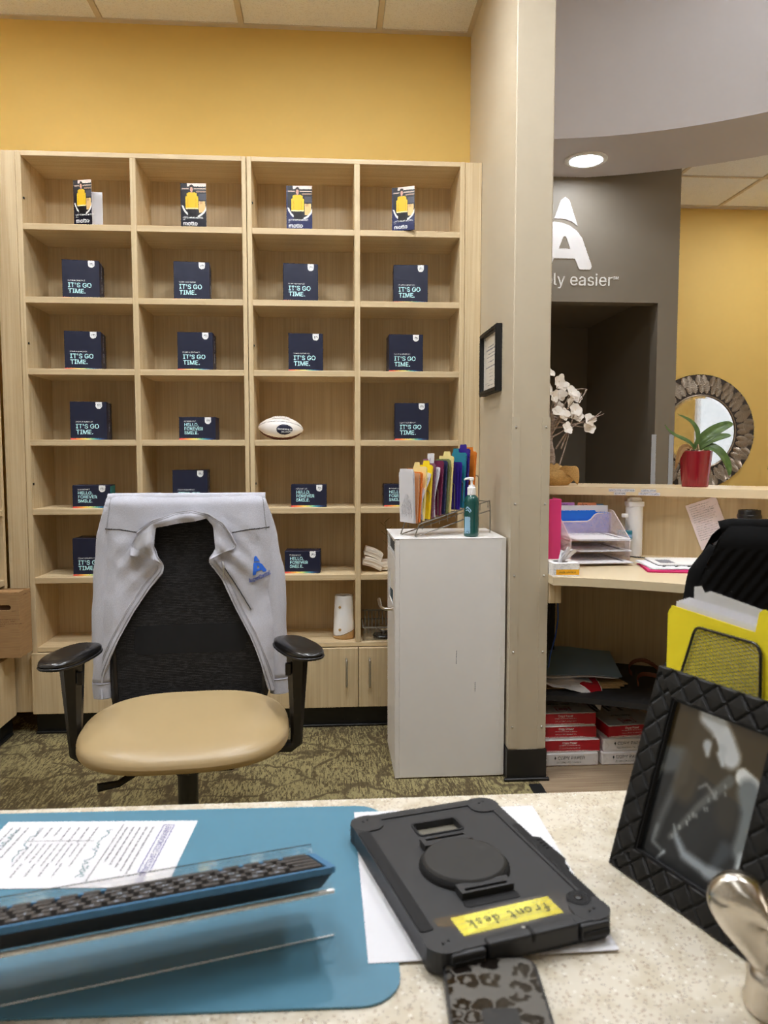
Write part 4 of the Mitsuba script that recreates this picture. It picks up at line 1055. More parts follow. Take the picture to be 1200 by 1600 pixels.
obj('spine', tube([(-.027, .12, .40), (-.027, .30, .40), (-.027, .345, .46), (-.027, .36, .62), (-.027, .365, .80)], [.026, .028, .028, .026, .02], 10), 'black_plastic', t, M=CM, smooth=40)

# jacket hung over the back, open at the front
t = thing('jacket', 'light grey zip jacket draped open over the back of the beige office chair', 'jacket')
mm = lambda L: [(a / 1000., b / 1000.) for a, b in L]
OR = mm([(-273, 1066), (-262, 1076), (-113, 1077), (60, 1075), (186, 1072), (203, 1068), (213, 1040), (220, 960), (230, 884), (238, 800), (241, 718), (242, 623), (236, 506), (226, 466)])
IR = mm([(209, 472), (199, 510), (186, 555), (170, 600), (152, 644), (112, 716), (72, 810), (45, 848), (32, 864), (32, 882)])
NK = mm([(44, 896), (52, 911), (46, 979), (27, 1003), (-19, 996), (-65, 990), (-125, 978), (-130, 920), (-122, 892), (-109, 873)])
IL = mm([(-103, 858), (-108, 838), (-145, 793), (-190, 725), (-230, 652), (-257, 596), (-280, 540), (-290, 500), (-285, 466)])
OL = mm([(-312, 468), (-312, 587), (-307, 734), (-302, 843), (-293, 951), (-284, 1010)])
body = Polygon(OR + IR + NK + IL + OL)
body = body.buffer(0)
def fold(u, z):
    """How far the cloth bulges towards the viewer."""
    low = np.clip((1.0 - z) / .55, 0, 1)
    f = .010 * np.sin(u * 46 + 1.2 * np.sin(z * 7) + .6) * low + .005 * np.sin(u * 95 - z * 9) * low ** 2
    f = f + .030 * (meshkit.fbm(np.stack([u * 9 + z * 4, z * 6 - u * 3, u * 0], -1), 3, 5) - .5) * np.clip((1.06 - z) / .08, 0, 1)
    f = f + .006 * np.sin((u + z) * 90) * np.exp(-((u - .07) ** 2 + (z - .88) ** 2) / .006) + .007 * np.sin((u - z) * 80) * np.exp(-((u + .15) ** 2 + (z - .87) ** 2) / .006)
    return f
def coat(u, z, off=0.0):
    """Point of the cloth's outer face; the shoulders and the top roll away over the chair's back."""
    u, z = np.asarray(u, float), np.asarray(z, float)
    d = .020 + fold(u, z) + off
    side = np.clip((np.abs(u + .03) - .19) / .085, 0, None)
    d = d - .040 * side ** 2
    top = np.clip((z - 1.045) / .032, 0, 1.2)
    d = d - .030 * top ** 2
    hem = np.clip((.62 - z) / .16, 0, 1)
    d = d + .010 * hem * np.exp(-((np.abs(u + .03) - .22) / .06) ** 2)
    y = by(z) - d - .27 * (u + .027) ** 2 * .5 + .015
    return np.stack([u, y, z], -1)
def coat_on(off): return lambda q: coat(q[:, 0], q[:, 1], off)
obj('front', sheet(body, coat_on(0), .004, .0085), 'jacket_cloth', t, M=CM, smooth=70)
# shoulders roll over the top and hang behind the chair
P = []
for s in np.linspace(0, 1, 26):
    u = -.270 + .475 * s; row = []
    for a in np.linspace(0, 1, 26):
        if a < .35:
            q = a / .35 * PI; row.append((u, by(1.07) + .026 - .016 * math.cos(q), 1.060 + .016 * math.sin(q)))
        else:
            b = (a - .35) / .65; uu = u * (1 + .22 * b) ; row.append((uu - .0 * b, by(1.07) + .042 + .03 * b + .006 * math.sin(uu * 50) * b - .02 * (abs(u + .03) / .24) ** 3, 1.062 - .57 * b))
    P.append(row)
obj('back', thicken(np.array(P), -.003), 'jacket_cloth', t, M=CM, smooth=60)
# sleeves hang behind the front edges
def sleeve(pts, rad, flat):
    p = np.array(pts); s = np.linspace(0, 1, 26); q = np.stack([np.interp(s, np.linspace(0, 1, len(p)), p[:, k]) for k in range(3)], 1)
    r = np.interp(s, np.linspace(0, 1, len(rad)), rad)
    m = tube(np.zeros((26, 3)) + q, r, 22)
    v = m.vertices; k = np.concatenate([np.repeat(np.arange(26), 22), [0, 25]])
    c = q[k]; v[:] = c + (v - c) * np.array([1, flat, 1])
    w = meshkit.fbm(v * [22, 22, 9], 3, 9) - .5; dirv = v - c; dirv /= np.linalg.norm(dirv, axis=1, keepdims=True) + 1e-9
    v += dirv * (.012 * w)[:, None]
    return m
SL = [(-.262, .352, 1.040), (-.272, .358, .95), (-.282, .348, .84), (-.286, .328, .70), (-.286, .310, .58), (-.288, .305, .51)]
SR = [(.190, .352, 1.040), (.206, .358, .95), (.226, .348, .84), (.234, .328, .70), (.238, .310, .58), (.240, .305, .50)]
for pts in (SL, SR):
    k = obj('sleeve', sleeve(pts, [.020, .033, .034, .033, .031, .030], .85), 'jacket_cloth', t, M=CM, smooth=True)
    e = np.array(pts[-1])
    cf = sleeve([e, e + [0.0005, -.001, -.02], e + [.001, -.002, -.047]], [.0305, .030, .0285], .9)
    obj('cuff', cf, 'jacket_cloth', k, M=CM, smooth=True)
    obj('cuff_seam', tube([(e[0] + .0312 * math.cos(a), e[1] + .0275 * math.sin(a), e[2]) for a in np.linspace(0, 2 * PI, 25)[:-1]], .0010, 5, True), 'jacket_trim', k, M=CM)
# collar standing forward round the neck opening
CO = mm([(-199, 896), (-199, 921), (-178, 961), (-133, 999), (-64, 1022), (-19, 1028), (33, 1017), (74, 989), (97, 957), (114, 921), (108, 910), (67, 896), (32, 880)])
CI = mm([(44, 893), (52, 911), (46, 979), (27, 1003), (-19, 994), (-65, 988), (-125, 977), (-130, 920), (-122, 892), (-107, 870), (-124, 884), (-152, 885)])
col = Polygon(CO + CI).buffer(0)
NKL = LineString(NK)
def collar_pt(q, off=0.0):
    out = []
    for u, z in q:
        dd = NKL.distance(Point(u, z)); x = min(dd / .036, 1.0)
        lift = .012 + .016 * math.sin(PI * min(.15 + .85 * x, 1)) + .004 * math.sin(u * 70 + z * 40)
        out.append((u, z, lift + off))
    o = np.array(out); p = coat(o[:, 0], o[:, 1], o[:, 2]); return p
obj('collar', sheet(col, collar_pt, .0055, .007), 'jacket_cloth', t, M=CM, smooth=70)
CE = LineString(CO)
def along(L, n, off, fn=coat): s = [L.interpolate(k / (n - 1), normalized=True) for k in range(n)]; return [tuple(x) for x in (coat([p.x for p in s], [p.y for p in s], off) if fn is coat else collar_pt([(p.x, p.y) for p in s], off))]
ce2 = LineString(np.array(CO)[1:11]).parallel_offset(.005, 'right')
obj('collar_stitch', tube(along(ce2, 60, .0006, collar_pt), .0008, 5), 'jacket_trim', t, M=CM)
obj('collar_piping', tube(along(LineString(CO[2:10]), 60, .0005, collar_pt), .0016, 6), 'jacket_lining', t, M=CM, smooth=True)
li = Polygon(mm([(-128, 976), (-178, 958), (-197, 922), (-150, 893), (-124, 893), (-132, 922)]))
obj('collar_lining', sheet(li.buffer(-.004), lambda q: collar_pt(q, .0012), .001, .008), 'jacket_lining', t, M=CM, smooth=60)
# plackets with the zip along both front edges
for E in (IR[:-1], IL):
    L = LineString(E)
    side = 'right' if E is IL else 'right'
    for d, nm, m_, r_ in ((.006, 'zip_tape', 'jacket_trim', .0016), (.017, 'placket_stitch', 'jacket_trim', .0008), (.0215, 'placket_stitch', 'jacket_lining', .0014)):
        o = L.parallel_offset(d, 'left' )
        o2 = L.parallel_offset(d, 'right')
        o = o if body.contains(o.interpolate(.5, normalized=True)) else o2
        o = o.intersection(body.buffer(-.003))
        o = max(getattr(o, 'geoms', [o]), key=lambda g: g.length)
        obj(nm, tube(along(o, 70, .0008), r_, 5), m_, t, M=CM)
# yoke seams
for a, b, c in ((mm([(-290, 974), (-232, 972), (-178, 962)])), (mm([(102, 958), (160, 968), (216, 972)]))):
    obj('yoke_seam', tube(along(LineString([a, b, c]), 30, .0004), .0016, 5), 'seam_dark', t, M=CM)
for x0, x1 in ((-.258, -.272), (.197, .207)):
    obj('shoulder_seam', tube(along(LineString([(x0, 1.066), (x1, .96)]), 24, .0006), .0012, 5), 'jacket_trim', t, M=CM)
# chest pocket zip
pz = LineString(mm([(76, 856), (157, 722)]))
obj('pocket_welt', sheet(pz.buffer(.007, cap_style=2), coat_on(.0016), .001, .006), 'jacket_lining', t, M=CM, smooth=50)
obj('pocket_zip', tube(along(pz, 40, .0028), .0015, 6), 'seam_dark', t, M=CM)
obj('zip_pull', cat([tube(along(LineString(mm([(73, 870), (78, 850)])), 8, .0065), .0032, 6), tube(along(LineString(mm([(75, 852), (74, 818)])), 8, .005), .0016, 6)]), 'steel', t, M=CM, smooth=True)
# embroidered emblem: split letter A with a word below, tilted with the cloth
def logo_a(h):
    """The sign's letter A: a cap and a body with a rounded triangular window; base line at 0, height h."""
    cap = Polygon([(-.13, .63), (-.045, .965), (-.03, .985), (.03, .985), (.045, .965), (.20, .59), (.10, .665), (.0, .69)])
    cap = Polygon([(-.155, .70), (-.06, .955), (0, 1.0), (.06, .955), (.185, .60), (.10, .66), (-.02, .70)]).buffer(.012).buffer(-.012)
    bod = Polygon([(-.40, 0), (-.20, .60), (-.175, .655), (-.05, .645), (.06, .61), (.17, .54), (.25, .44), (.40, .05), (.38, 0), (.22, 0), (.15, .15), (-.15, .15), (-.22, 0)]).buffer(-.012).buffer(.012)
    win = Polygon([(-.085, .285), (.085, .285), (.02, .45), (0, .46), (-.02, .45)])
    return affinity.scale(cap.union(bod.difference(win)), h, h, origin=(0, 0))
def on_coat(poly, x, z, ang, off):
    p = affinity.translate(affinity.rotate(poly, ang, origin=(0, 0)), x, z)
    ms = [sheet(g, coat_on(off), .0008, .003) for g in getattr(p, 'geoms', [p])]
    return cat(ms)
obj('emblem', on_coat(logo_a(.056), .185, .832, 14, .0022), 'emblem_blue', t, M=CM, smooth=50)
tw = text('AspenDental', .0125, .0007, True); tw.apply_translation([-text_w(tw) / 2, 0, 0])
tw.apply_transform(np.diag([.070 / text_w(tw), 1, 1, 1])); tw.apply_transform(rotz(math.radians(20))); vv = tw.vertices; tw.vertices = coat(.186 + vv[:, 0], .815 + vv[:, 1], .0034 + vv[:, 2])
obj('emblem_lettering', tw, 'emblem_navy', t, M=CM)

# ================================================================== white shredding cabinet and what stands on it
t = thing('shred_cabinet', 'pale grey locked metal paper-shredding cabinet against the taupe stub wall', 'cabinet')
X0, X1, Y0, Y1, H = .234, .640, 2.745, 3.110, .895
obj('body', cat([bx(X0 + .016, X1, Y0, Y1, .004, H - .002, .002)]), 'grey_metal_paint', t)
obj('top', bx(X0 - .004, X1 + .001, Y0 - .001, Y1 + .001, H - .0035, H, .0015), 'cabinet_top', t)
prin('cabinet_top', (226, 225, 224), .28, spec=.6)
LM = basis((X0, Y1, 0), (0, -1, 0), (0, 0, 1))        # left face: x towards the viewer, y up, z out of the cabinet
dw = Y1 - Y0
door_ = sbox(.012, .03, dw - .012, H - .075).difference(sbox(.085, H - .26, .28, H - .145))
obj('door', xf(prism(door_, -.014, 0), LM), 'grey_metal_paint', t)
obj('frame', xf(prism(sbox(0, .004, dw, H - .006).difference(sbox(.012, .03, dw - .012, H - .075)), -.016, -.006).difference if False else prism(sbox(0, .004, dw, H - .006).difference(sbox(.012, .03, dw - .012, H - .0745)).difference(sbox(.03, H - .066, dw - .03, H - .016)), -.016, -.001), LM), 'grey_metal_paint', t)
obj('slot', xf(prism(sbox(.03, H - .066, dw - .03, H - .016), -.016, -.010), LM), 'slot_dark', t)
prin('slot_dark', (70, 74, 78), .5)
wm = sbox(.085, H - .26, .28, H - .145)
obj('notice', xf(prism(wm, -.012, -.006), LM), 'notice_white', t)
prin('notice_white', (224, 222, 216), .3)
obj('notice_band', xf(cat([prism(Polygon([(.085, H - .26), (.28, H - .26), (.28, H - .21), (.085, H - .225)]), -.006, -.0052)]), LM), 'notice_blue', t)
prin('notice_blue', (22, 62, 84), .4)
hd = [(.30, .625, 0), (.30, .625, .03), (.285, .628, .045), (.19, .640, .047), (.175, .641, .044)]
obj('handle', xf(tube(hd, [.006, .006, .006, .007, .004], 10), LM), 'chrome', t, smooth=True)
obj('lock', xf(lathe([(.0001, 0), (.009, 0), (.009, .007), (.0001, .008)], 18), LM @ move(.30, .625, 0)), 'chrome', t, smooth=40)
obj('edge_strip', bx(X1 - .0175, X1 + .0005, Y0 - .0015, Y0, .01, H - .004), 'cabinet_top', t)
for pts in ([(.40, .55), (.415, .50)], [(.47, .43), (.476, .395)]):
    obj('scuff', bx(pts[0][0] + .06, pts[0][0] + .062, Y0 - .0004, Y0, pts[1][1] - .07, pts[0][1] - .07), 'ink_grey', t, M=np.eye(4))
# wire rack for files, rising to the right
t = thing('file_rack', 'stepped chrome wire file rack on the pale grey cabinet', 'rack')
prin('rack_wire', (150, 148, 142), .3, metal=.9)
RA = math.atan2(2.99 - 2.86, .555 - .262)
K = rotz(.42, (.262, 2.862, H + .0004))               # x along the rack, y across it
RLn, RW = .335, .20
def w_(pts, r=.0022): return tube(pts, r, 7)
for y in (0, -.105):
    obj('leg', w_([(0.012, y - .002, .002), (.004, y, .004), (.022, y, .046), (.034, y, .050)]), 'rack_wire', t, M=K, smooth=True)
    obj('rail', w_([(.030, y, .050), (.12, y, .072), (.22, y, .098), (RLn, y, .125)]), 'rack_wire', t, M=K, smooth=True)
    obj('lower_rail', w_([(.012, y, .004), (.10, y, .026), (.2, y, .053), (RLn, y, .088)]), 'rack_wire', t, M=K, smooth=True)
    obj('leg', w_([(RLn, y, .125), (RLn + .003, y, .10), (RLn + .004, y, .002)]), 'rack_wire', t, M=K, smooth=True)
for k in range(9):
    x = .036 + k * .0365; z = .050 + x * .245 - .008
    obj('cross_wire', w_([(x, -.105, z - .024), (x, -.105, z), (x, 0, z), (x, 0, z - .024)], .0017), 'rack_wire', t, M=K)
    if k < 8: obj('hoop', w_([(x, -.095, z), (x, -.095, z + .10), (x, -.085, z + .108), (x, -.02, z + .108), (x, -.01, z + .10), (x, -.01, z)], .0016), 'rack_wire', t, M=K, smooth=True)
prin('file_orange', (226, 128, 42), .55); prin('file_yellow', (238, 212, 40), .5); prin('file_cream', (238, 222, 150), .6); prin('file_purple', (52, 36, 132), .45)
prin('file_maroon', (112, 34, 70), .5); prin('file_teal', (36, 126, 150), .5); prin('file_mauve', (128, 84, 112), .55); prin('file_tan', (206, 150, 104), .6); prin('file_navy', (40, 48, 84), .5)
prin('file_olive', (120, 128, 80), .5)
FL = [('folder', 'file_tan', 'tan folder second from the front of the rack', .016, .205, 'tabL'), ('folder', 'file_orange', 'orange folder behind the tan folder in the rack', .028, .205, 'none'),
      ('papers', 'white_paper', 'bowed white paper sheaf before the yellow folder in the rack', .056, .195, 'bow'), ('folder', 'file_cream', 'cream folder with a tall tab left of the yellow folder', .048, .222, 'tabL'),
      ('folder', 'file_yellow', 'vivid yellow folder in the front half of the rack', .075, .222, 'tabM'), ('folder', 'file_mauve', 'mauve folder right behind the yellow folder in the rack', .090, .225, 'tabL'),
      ('papers', 'white_paper', 'white papers between the mauve and maroon folders in the rack', .108, .205, 'bow2'), ('folder', 'file_maroon', 'maroon folder in the middle of the rack', .128, .225, 'none'),
      ('folder', 'file_navy', 'dark navy folder behind the maroon folder in the rack', .146, .222, 'none'), ('folder', 'file_olive', 'olive green folder in the middle of the rack', .160, .225, 'none'),
      ('folder', 'file_cream', 'pale yellow folder before the purple pockets in the rack', .175, .235, 'tabM'), ('folder', 'file_purple', 'shorter deep purple pocket folder in the rack', .212, .200, 'gusset'),
      ('folder', 'file_teal', 'teal folder with its tab showing above the purple pockets', .240, .232, 'tabL'), ('folder', 'file_purple', 'tall deep purple pocket folder near the back of the rack', .256, .245, 'tabM'),
      ('folder', 'file_orange', 'orange folder last at the back of the rack', .290, .225, 'tabM')]
for nm, mt, lb, x, h, kind in FL:
    x = x * .90
    key = thing('folder' if nm == 'folder' else 'paper_sheaf', lb, nm if nm == 'folder' else 'papers')
    z0 = .0515 + x * .245 - .004; y0, y1 = -.101, -.004
    hh = h * .90
    P_ = Polygon([(y0, 0), (y1, 0), (y1, hh - .006), (y1 - .004, hh), (y0 + .004, hh), (y0, hh - .006)])
    if kind.startswith('tab'):
        a = {'tabL': (y1 - .045, y1 - .008), 'tabM': (y0 + .022, y0 + .065)}[kind]
        P_ = P_.union(Polygon([(a[0] - .004, hh - .002), (a[0] + .002, hh + .016), (a[1] - .002, hh + .016), (a[1] + .004, hh - .002)]))
    lean = np.array([.06, 0, 1.0])
    Bm = K @ basis((x, 0, z0), (0, 1, 0), lean)
    if kind.startswith('bow'):
        amp = .017 if kind == 'bow' else .009
        fn = lambda q, amp=amp: np.stack([q[:, 0], q[:, 1], -amp * np.sin(np.clip(q[:, 1] / hh, 0, 1) * PI * 1.3 + .3)], -1)
        for k in range(3):
            obj('sheet', sheet(P_.buffer(-.002 * k), fn, .0008, .012), mt, key, M=Bm @ move(0, 0, -.0025 * k), smooth=50)
    elif kind == 'gusset':
        for k in range(3):
            fn = lambda q, k=k: np.stack([q[:, 0], q[:, 1], .010 * np.cos((q[:, 0] - y0) / (y1 - y0) * 2 * PI) * .5 - .007 * k * (q[:, 1] / hh)], -1)
            obj('cover', sheet(P_.buffer(-.003 * k), fn, .0010, .012), mt, key, M=Bm @ move(0, 0, .006 - .006 * k), smooth=50)
    else:
        obj('cover', prism(P_, 0, .0012), mt, key, M=Bm)
        obj('cover', prism(sbox(y0, 0, y1, hh - .004), .0036, .0048), mt, key, M=Bm)
        obj('paper', prism(sbox(y0 + .003, .002, y1 - .003, hh - .008), .0014, .0034), 'white_paper', key, M=Bm)
# front sheaf of papers facing left with a wire hoop before it
key = thing('paper_sheaf', 'thick white paper sheaf at the front of the rack behind its wire hoop', 'papers')
for k in range(5):
    fn = lambda q, k=k: np.stack([q[:, 0], q[:, 1], .004 * np.cos(q[:, 0] * 30 + 1.6) - .010 * np.clip(q[:, 1] / .2, 0, 1)], -1)
    obj('sheet', sheet(sbox(-.104, .0, -.002, .192 + .003 * (k % 3)), fn, .0006, .02), 'white_paper', key, M=K @ basis((.004 + .0015 * k, 0, .050), (0, -1, 0), (.02, 0, 1)) @ move(.106, 0, 0) if False else K @ basis((.0005 + .0018 * k, 0, .051), (0, 1, 0), (.02, 0, 1)), smooth=50)
for k in range(16):
    pass
key2 = obj('printed_text', xf(prism(unary_union([sbox(-.092 + .006 * k, .02 + .006 * (k % 3), -.0912 + .006 * k, .150 - .01 * (k % 4)) for k in range(14)]), -.0004, 0), K @ basis((-.0012, 0, .051), (0, 1, 0), (.02, 0, 1)) @ move(0, 0, -.0) ), 'ink_grey', key)
key = obj('white_card', xf(bx(-.088, -.040, 0, .0008, 0, .150), K @ basis((.098, 0, .165), (0, 1, 0), (-1, .0, .05))), 'white_paper') if False else None
key = thing('index_card', 'white tag card sticking up above the yellow folder in the rack', 'card')
obj('card', prism(sbox(-.060, 0, -.012, .230), 0, .0008), 'white_paper', key, M=K @ basis((.100, 0, .0765), (0, 1, 0), (.06, 0, 1)))
obj('printed_text', prism(unary_union([sbox(-.034 + .006 * k, .19, -.031 + .006 * k, .212 - .008 * (k % 2)) for k in range(2)]), -.0006, 0), 'ink_grey', key, M=K @ basis((.100, 0, .0765), (0, 1, 0), (.06, 0, 1)))
# hand sanitiser
scene['green_gel'] = {'type': 'twosided', 'bsdf': {'type': 'principled', 'base_color': rgb(8, 74, 70), 'roughness': .10, 'specular': .6, 'clearcoat': .6}}
t = thing('sanitizer_bottle', 'green hand sanitizer bottle with a white pump at the edge of the grey cabinet', 'bottle')
BMx = move(.522, 2.800, H + .0004)
prof = [(.0235, 0), (.0262, .003), (.0268, .02), (.0268, .128), (.0255, .138), (.021, .147), (.0145, .152), (.0142, .155)]
obj('bottle', lathe(prof, 40), 'green_gel', t, M=BMx, smooth=50)
obj('collar', lathe([(.0155, .1535), (.0158, .156), (.0155, .180), (.012, .182), (.0105, .190), (.0001, .190)], 28), 'white_plastic', t, M=BMx, smooth=40)
obj('pump_stem', lathe([(.0045, .188), (.0045, .205), (.0085, .207), (.009, .216), (.0001, .218)], 20), 'white_plastic', t, M=BMx, smooth=40)
obj('pump_spout', tube([(.006, 0, .213), (-.008, 0, .214), (-.022, -.001, .2125), (-.028, -.001, .2085)], [.0055, .0055, .0042, .003], 10), 'white_plastic', t, M=BMx, smooth=True)
def wrap(poly, r, off, a0=-PI / 2):
    return lambda q: np.stack([(r + off) * np.cos(a0 + q[:, 0] / r), (r + off) * np.sin(a0 + q[:, 0] / r), q[:, 1]], -1)
lbp = rrect(.026, .062, .003, -.0215, .043)
obj('label', sheet(lbp, wrap(lbp, .0268, .0005), .0004, .004), 'label_blue', t, M=BMx, smooth=50)
prin('label_blue', (142, 182, 206), .4)
l2 = affinity.scale(Point(-.02, .016).buffer(.0075), 1, .7)
obj('label_mark', sheet(l2.difference(l2.buffer(-.0018)), wrap(l2, .0268, .0010), .0004, .004), 'notice_blue', t, M=BMx)
l3 = unary_union([LineString([(-.027, .104), (-.02, .110), (-.010, .102), (-.006, .094)]).buffer(.0022), LineString([(-.027, .096), (-.018, .100), (-.010, .090)]).buffer(.002)])
obj('leaf_mark', sheet(l3, wrap(l3, .0268, .0006), .0004, .003), 'label_blue', t, M=BMx)

# framed certificate on the stub wall
t = thing('wall_certificate', 'black framed certificate hanging on the left face of the taupe stub wall', 'picture frame')
WMx = basis((XR - .0006, 3.205, 1.437), (0, -1, 0), (0, 0, 1))      # x towards the viewer, y up, z out of the wall
cw, ch = .318, .252
fr = sbox(0, 0, cw, ch)
obj('frame', cat([prism(fr.difference(fr.buffer(-.018)), 0, .022), prism(fr.buffer(-.004).difference(fr.buffer(-.014)), .022, .0245)]), 'frame_black', t, M=WMx)
obj('document', prism(fr.buffer(-.018), .004, .008), 'certificate_paper', t, M=WMx)
prin('certificate_paper', (214, 208, 198), .25, spec=.5)
rq = random.Random(8); L = []
for k, (a, w, h) in enumerate(((.045, .11, .004), (.058, .17, .006), (.073, .12, .003), (.085, .15, .003), (.104, .10, .003), (.125, .19, .004), (.137, .05, .002), (.150, .07, .002), (.163, .08, .002), (.178, .06, .002), (.196, .11, .002))):
    x = cw / 2 - w / 2; L += words(x, x + w, ch - .02 - a, h, rq)
obj('printed_text', prism(unary_union([sbox(*i) for i in L] + [sbox(.03, .225 - .0, .05, .232), sbox(.05, .045, .13, .046), sbox(.19, .045, .27, .046)]), .008, .0083), 'ink_grey', t, M=WMx)

# ================================================================== the reception desk behind the stub wall
DC = np.array([.41, 1.35])
def arc(r0, r1, a0=-10, a1=100):
    a = np.radians(np.linspace(a0, a1, 80))
    o = [(DC[0] + r1 * math.sin(t), DC[1] + r1 * math.cos(t)) for t in a]; i = [(DC[0] + r0 * math.sin(t), DC[1] + r0 * math.cos(t)) for t in a[::-1]]
    return Polygon(o + i).intersection(sbox(.788, .3, 4.0, 5))
def polar(r, deg, z=0): a = math.radians(deg); return np.array([DC[0] + r * math.sin(a), DC[1] + r * math.cos(a), z])
t = thing('reception_desk', 'curved light wood reception desk with a raised ledge behind the taupe stub wall', 'reception desk')
obj('worktop', prism(arc(1.35, 2.072), .735, .765), 'wood_pale', t, smooth=20)
prin('wood_pale', (208, 192, 160), .35, spec=.5)
obj('front_panel', prism(arc(2.072, 2.105), 0, 1.026), 'wood_upright', t, smooth=20)
obj('ledge', prism(arc(1.963, 2.36), 1.026, 1.060), 'ledge_wood', t, smooth=20)
prin('ledge_wood', (226, 206, 170), .25, spec=.55)
obj('under_shelf', prism(arc(1.52, 2.06, -10, 55), .262, .284), 'black_matte', t, smooth=20)
obj('end_bracket', bx(.79, .835, 2.70, 2.718, .66, .735), 'wood_upright', t)
obj('end_panel', bx(.788, .800, 2.95, 3.36, .0, .735), 'wood_upright', t)
obj('cable_cover', bx(.90, .985, 3.27, 3.30, .284, .735), 'black_matte', t)
obj('grommet', tube([(.945 + .009 * math.cos(a), 3.268, .70 + .009 * math.sin(a)) for a in np.linspace(0, 2 * PI, 17)[:-1]], .002, 6, True), 'steel', t)
for k, (a, s, up) in enumerate(((24.4, 'NEW PATIENT / COMP EXAM', 1), (24.2, 'ALL FORMS', 0), (27.5, 'LIMITED EXAM', 1), (27.6, 'TREATMENT PLANNING', 0))):
    p = polar(1.9625, a, 1.0475 if up else 1.0335); n = np.array([-(p - np.append(DC, 0))[0], -(p - np.append(DC, 0))[1], 0]); n /= np.linalg.norm(n)
    x = np.array([-n[1], n[0], 0]); w = .0065 * len(s) * .62 + .012
    Mx = basis(p + n * .001, x, (0, 0, 1))
    lk = thing('ledge_label', f'small white strip label reading {s.replace("/", "and")} on the ledge edge', 'label')
    obj('strip', bx(-w / 2, w / 2, -.0062, .0062, 0, .0006), 'white_paper', lk, M=Mx)
    g = text(s, .0062, .0003, True); g.apply_translation([-text_w(g) / 2, -.003, .0006]); sc = min(1, (w - .006) / text_w(g)); g.vertices[:, 0] *= sc
    obj('lettering', g, 'ink_grey', lk, M=Mx)
# pink binder
prin('pink_card', (226, 62, 132), .4)
t = thing('binder', 'bright pink binder standing on the reception desk next to the stub wall', 'binder')
obj('cover', cat([bx(.795, .800, 3.00, 3.10, .7655, 1.020, .001), bx(.795, .921, 2.995, 3.0005, .7655, 1.020, .002), bx(.915, .921, 3.00, 3.10, .7655, 1.020, .001)]), 'pink_card', t)
obj('pages', bx(.802, .913, 3.004, 3.095, .768, 1.012), 'white_paper', t)
# letter tray
TRM = rotz(.05, (.953, 2.968, .7658))        # x to the right, y to the back
prin('tray_white', (238, 226, 226), .45)
t = thing('letter_tray', 'white wire mesh letter tray with three shelves on the reception desk', 'letter tray')
W, D = .245, .25
side = [(0, .002), (0, .094), (.165, .195), (.25, .200), (.25, .002)]
def mesh_rods(poly, step, r=.0005):
    x0, y0, x1, y1 = poly.bounds; out = []
    for v in np.arange(x0 + step, x1, step):
        out.append(LineString([(v, y0 - 1), (v, y1 + 1)]).intersection(poly))
    for v in np.arange(y0 + step, y1, step):
        out.append(LineString([(x0 - 1, v), (x1 + 1, v)]).intersection(poly))
    return [np.array(l.coords) for l in out if l.geom_type == 'LineString' and l.length > .002]
def stuff(key): labels[key] = {'kind': 'stuff'}; return key
for x in (0, W):
    obj('side_rim', tube([(x, a, b) for a, b in side], .0022, 6, True), 'tray_white', t, M=TRM, smooth=True)
    stuff(obj('side_mesh', cat([tube([(x, a, b) for a, b in c], .0006, 3, caps=False) for c in mesh_rods(Polygon(side), .0045)]), 'tray_white', t, M=TRM))
for z in (.004, .046, .090):
    q = [(0, 0, z), (W, 0, z), (W, D, z), (0, D, z)]
    obj('shelf_rim', tube(q, .0020, 6, True), 'tray_white', t, M=TRM, smooth=True)
    stuff(obj('shelf_mesh', cat([tube([(a, b, z) for a, b in c], .0006, 3, caps=False) for c in mesh_rods(sbox(0, 0, W, D), .008)]), 'tray_white', t, M=TRM))
bp = Polygon([(0, .096), (0, .150), (.14, .150), (.155, .158), (.17, .176), (.185, .184), (W, .186), (W, .096)])
obj('pocket_rim', tube([(a, .185, b) for a, b in list(bp.exterior.coords)[:-1]], .0026, 6, True), 'tray_white', t, M=TRM, smooth=True)
prin('mesh_lilac', (206, 196, 222), .6)
stuff(obj('pocket_mesh', cat([tube([(a, .185, b) for a, b in c], .0008, 3, caps=False) for c in mesh_rods(bp, .0030)]), 'mesh_lilac', t, M=TRM))
def slab(key, nm, poly2d, z0, z1, m, Mx): return obj(nm, prism(poly2d, z0, z1), m, key, M=Mx)
def stack(label, zs, n, jit, Mx, w=.216, d=.270, lines=True):
    k = thing('paper_stack', label, 'papers')
    rr = random.Random(int(zs * 1000) + n)
    for i in range(n):
        obj('sheet', bx(-w / 2, w / 2, -d / 2, d / 2, zs + i * .0014, zs + i * .0014 + .0010), 'white_paper', k, M=Mx @ rotz(rr.uniform(-jit, jit), (rr.uniform(-.006, .006), rr.uniform(-.006, .006), 0)))
    if lines:
        L = [q for j in range(9) for q in words(-.09, .085, .12 - .012 * j, .003, rr)] + [(.07, -.10, .085, .10)]
        obj('printed_text', prism(unary_union([sbox(*q) for q in L]), zs + n * .0014 - .0003, zs + n * .0014 - .00005), 'ink_grey', k, M=Mx)
    return k
stack('white paper stack in the top shelf of the letter tray', .0935, 5, .05, TRM @ move(W / 2, .085, 0), .216)
stack('white paper stack in the middle shelf of the letter tray', .0495, 4, .04, TRM @ move(W / 2, .095, 0), .216)
stack('white paper stack sliding out of the bottom shelf of the letter tray', .0075, 4, .06, TRM @ move(W / 2 - .006, .045, 0), .216)
prin('folder_blue', (30, 112, 226), .45); prin('folder_lilac', (176, 120, 186), .5); prin('folder_peach', (230, 150, 110), .5); prin('folder_sky', (128, 176, 226), .5)
t = thing('blue_folder', 'vivid blue folder in the rear pocket of the letter tray', 'folder')
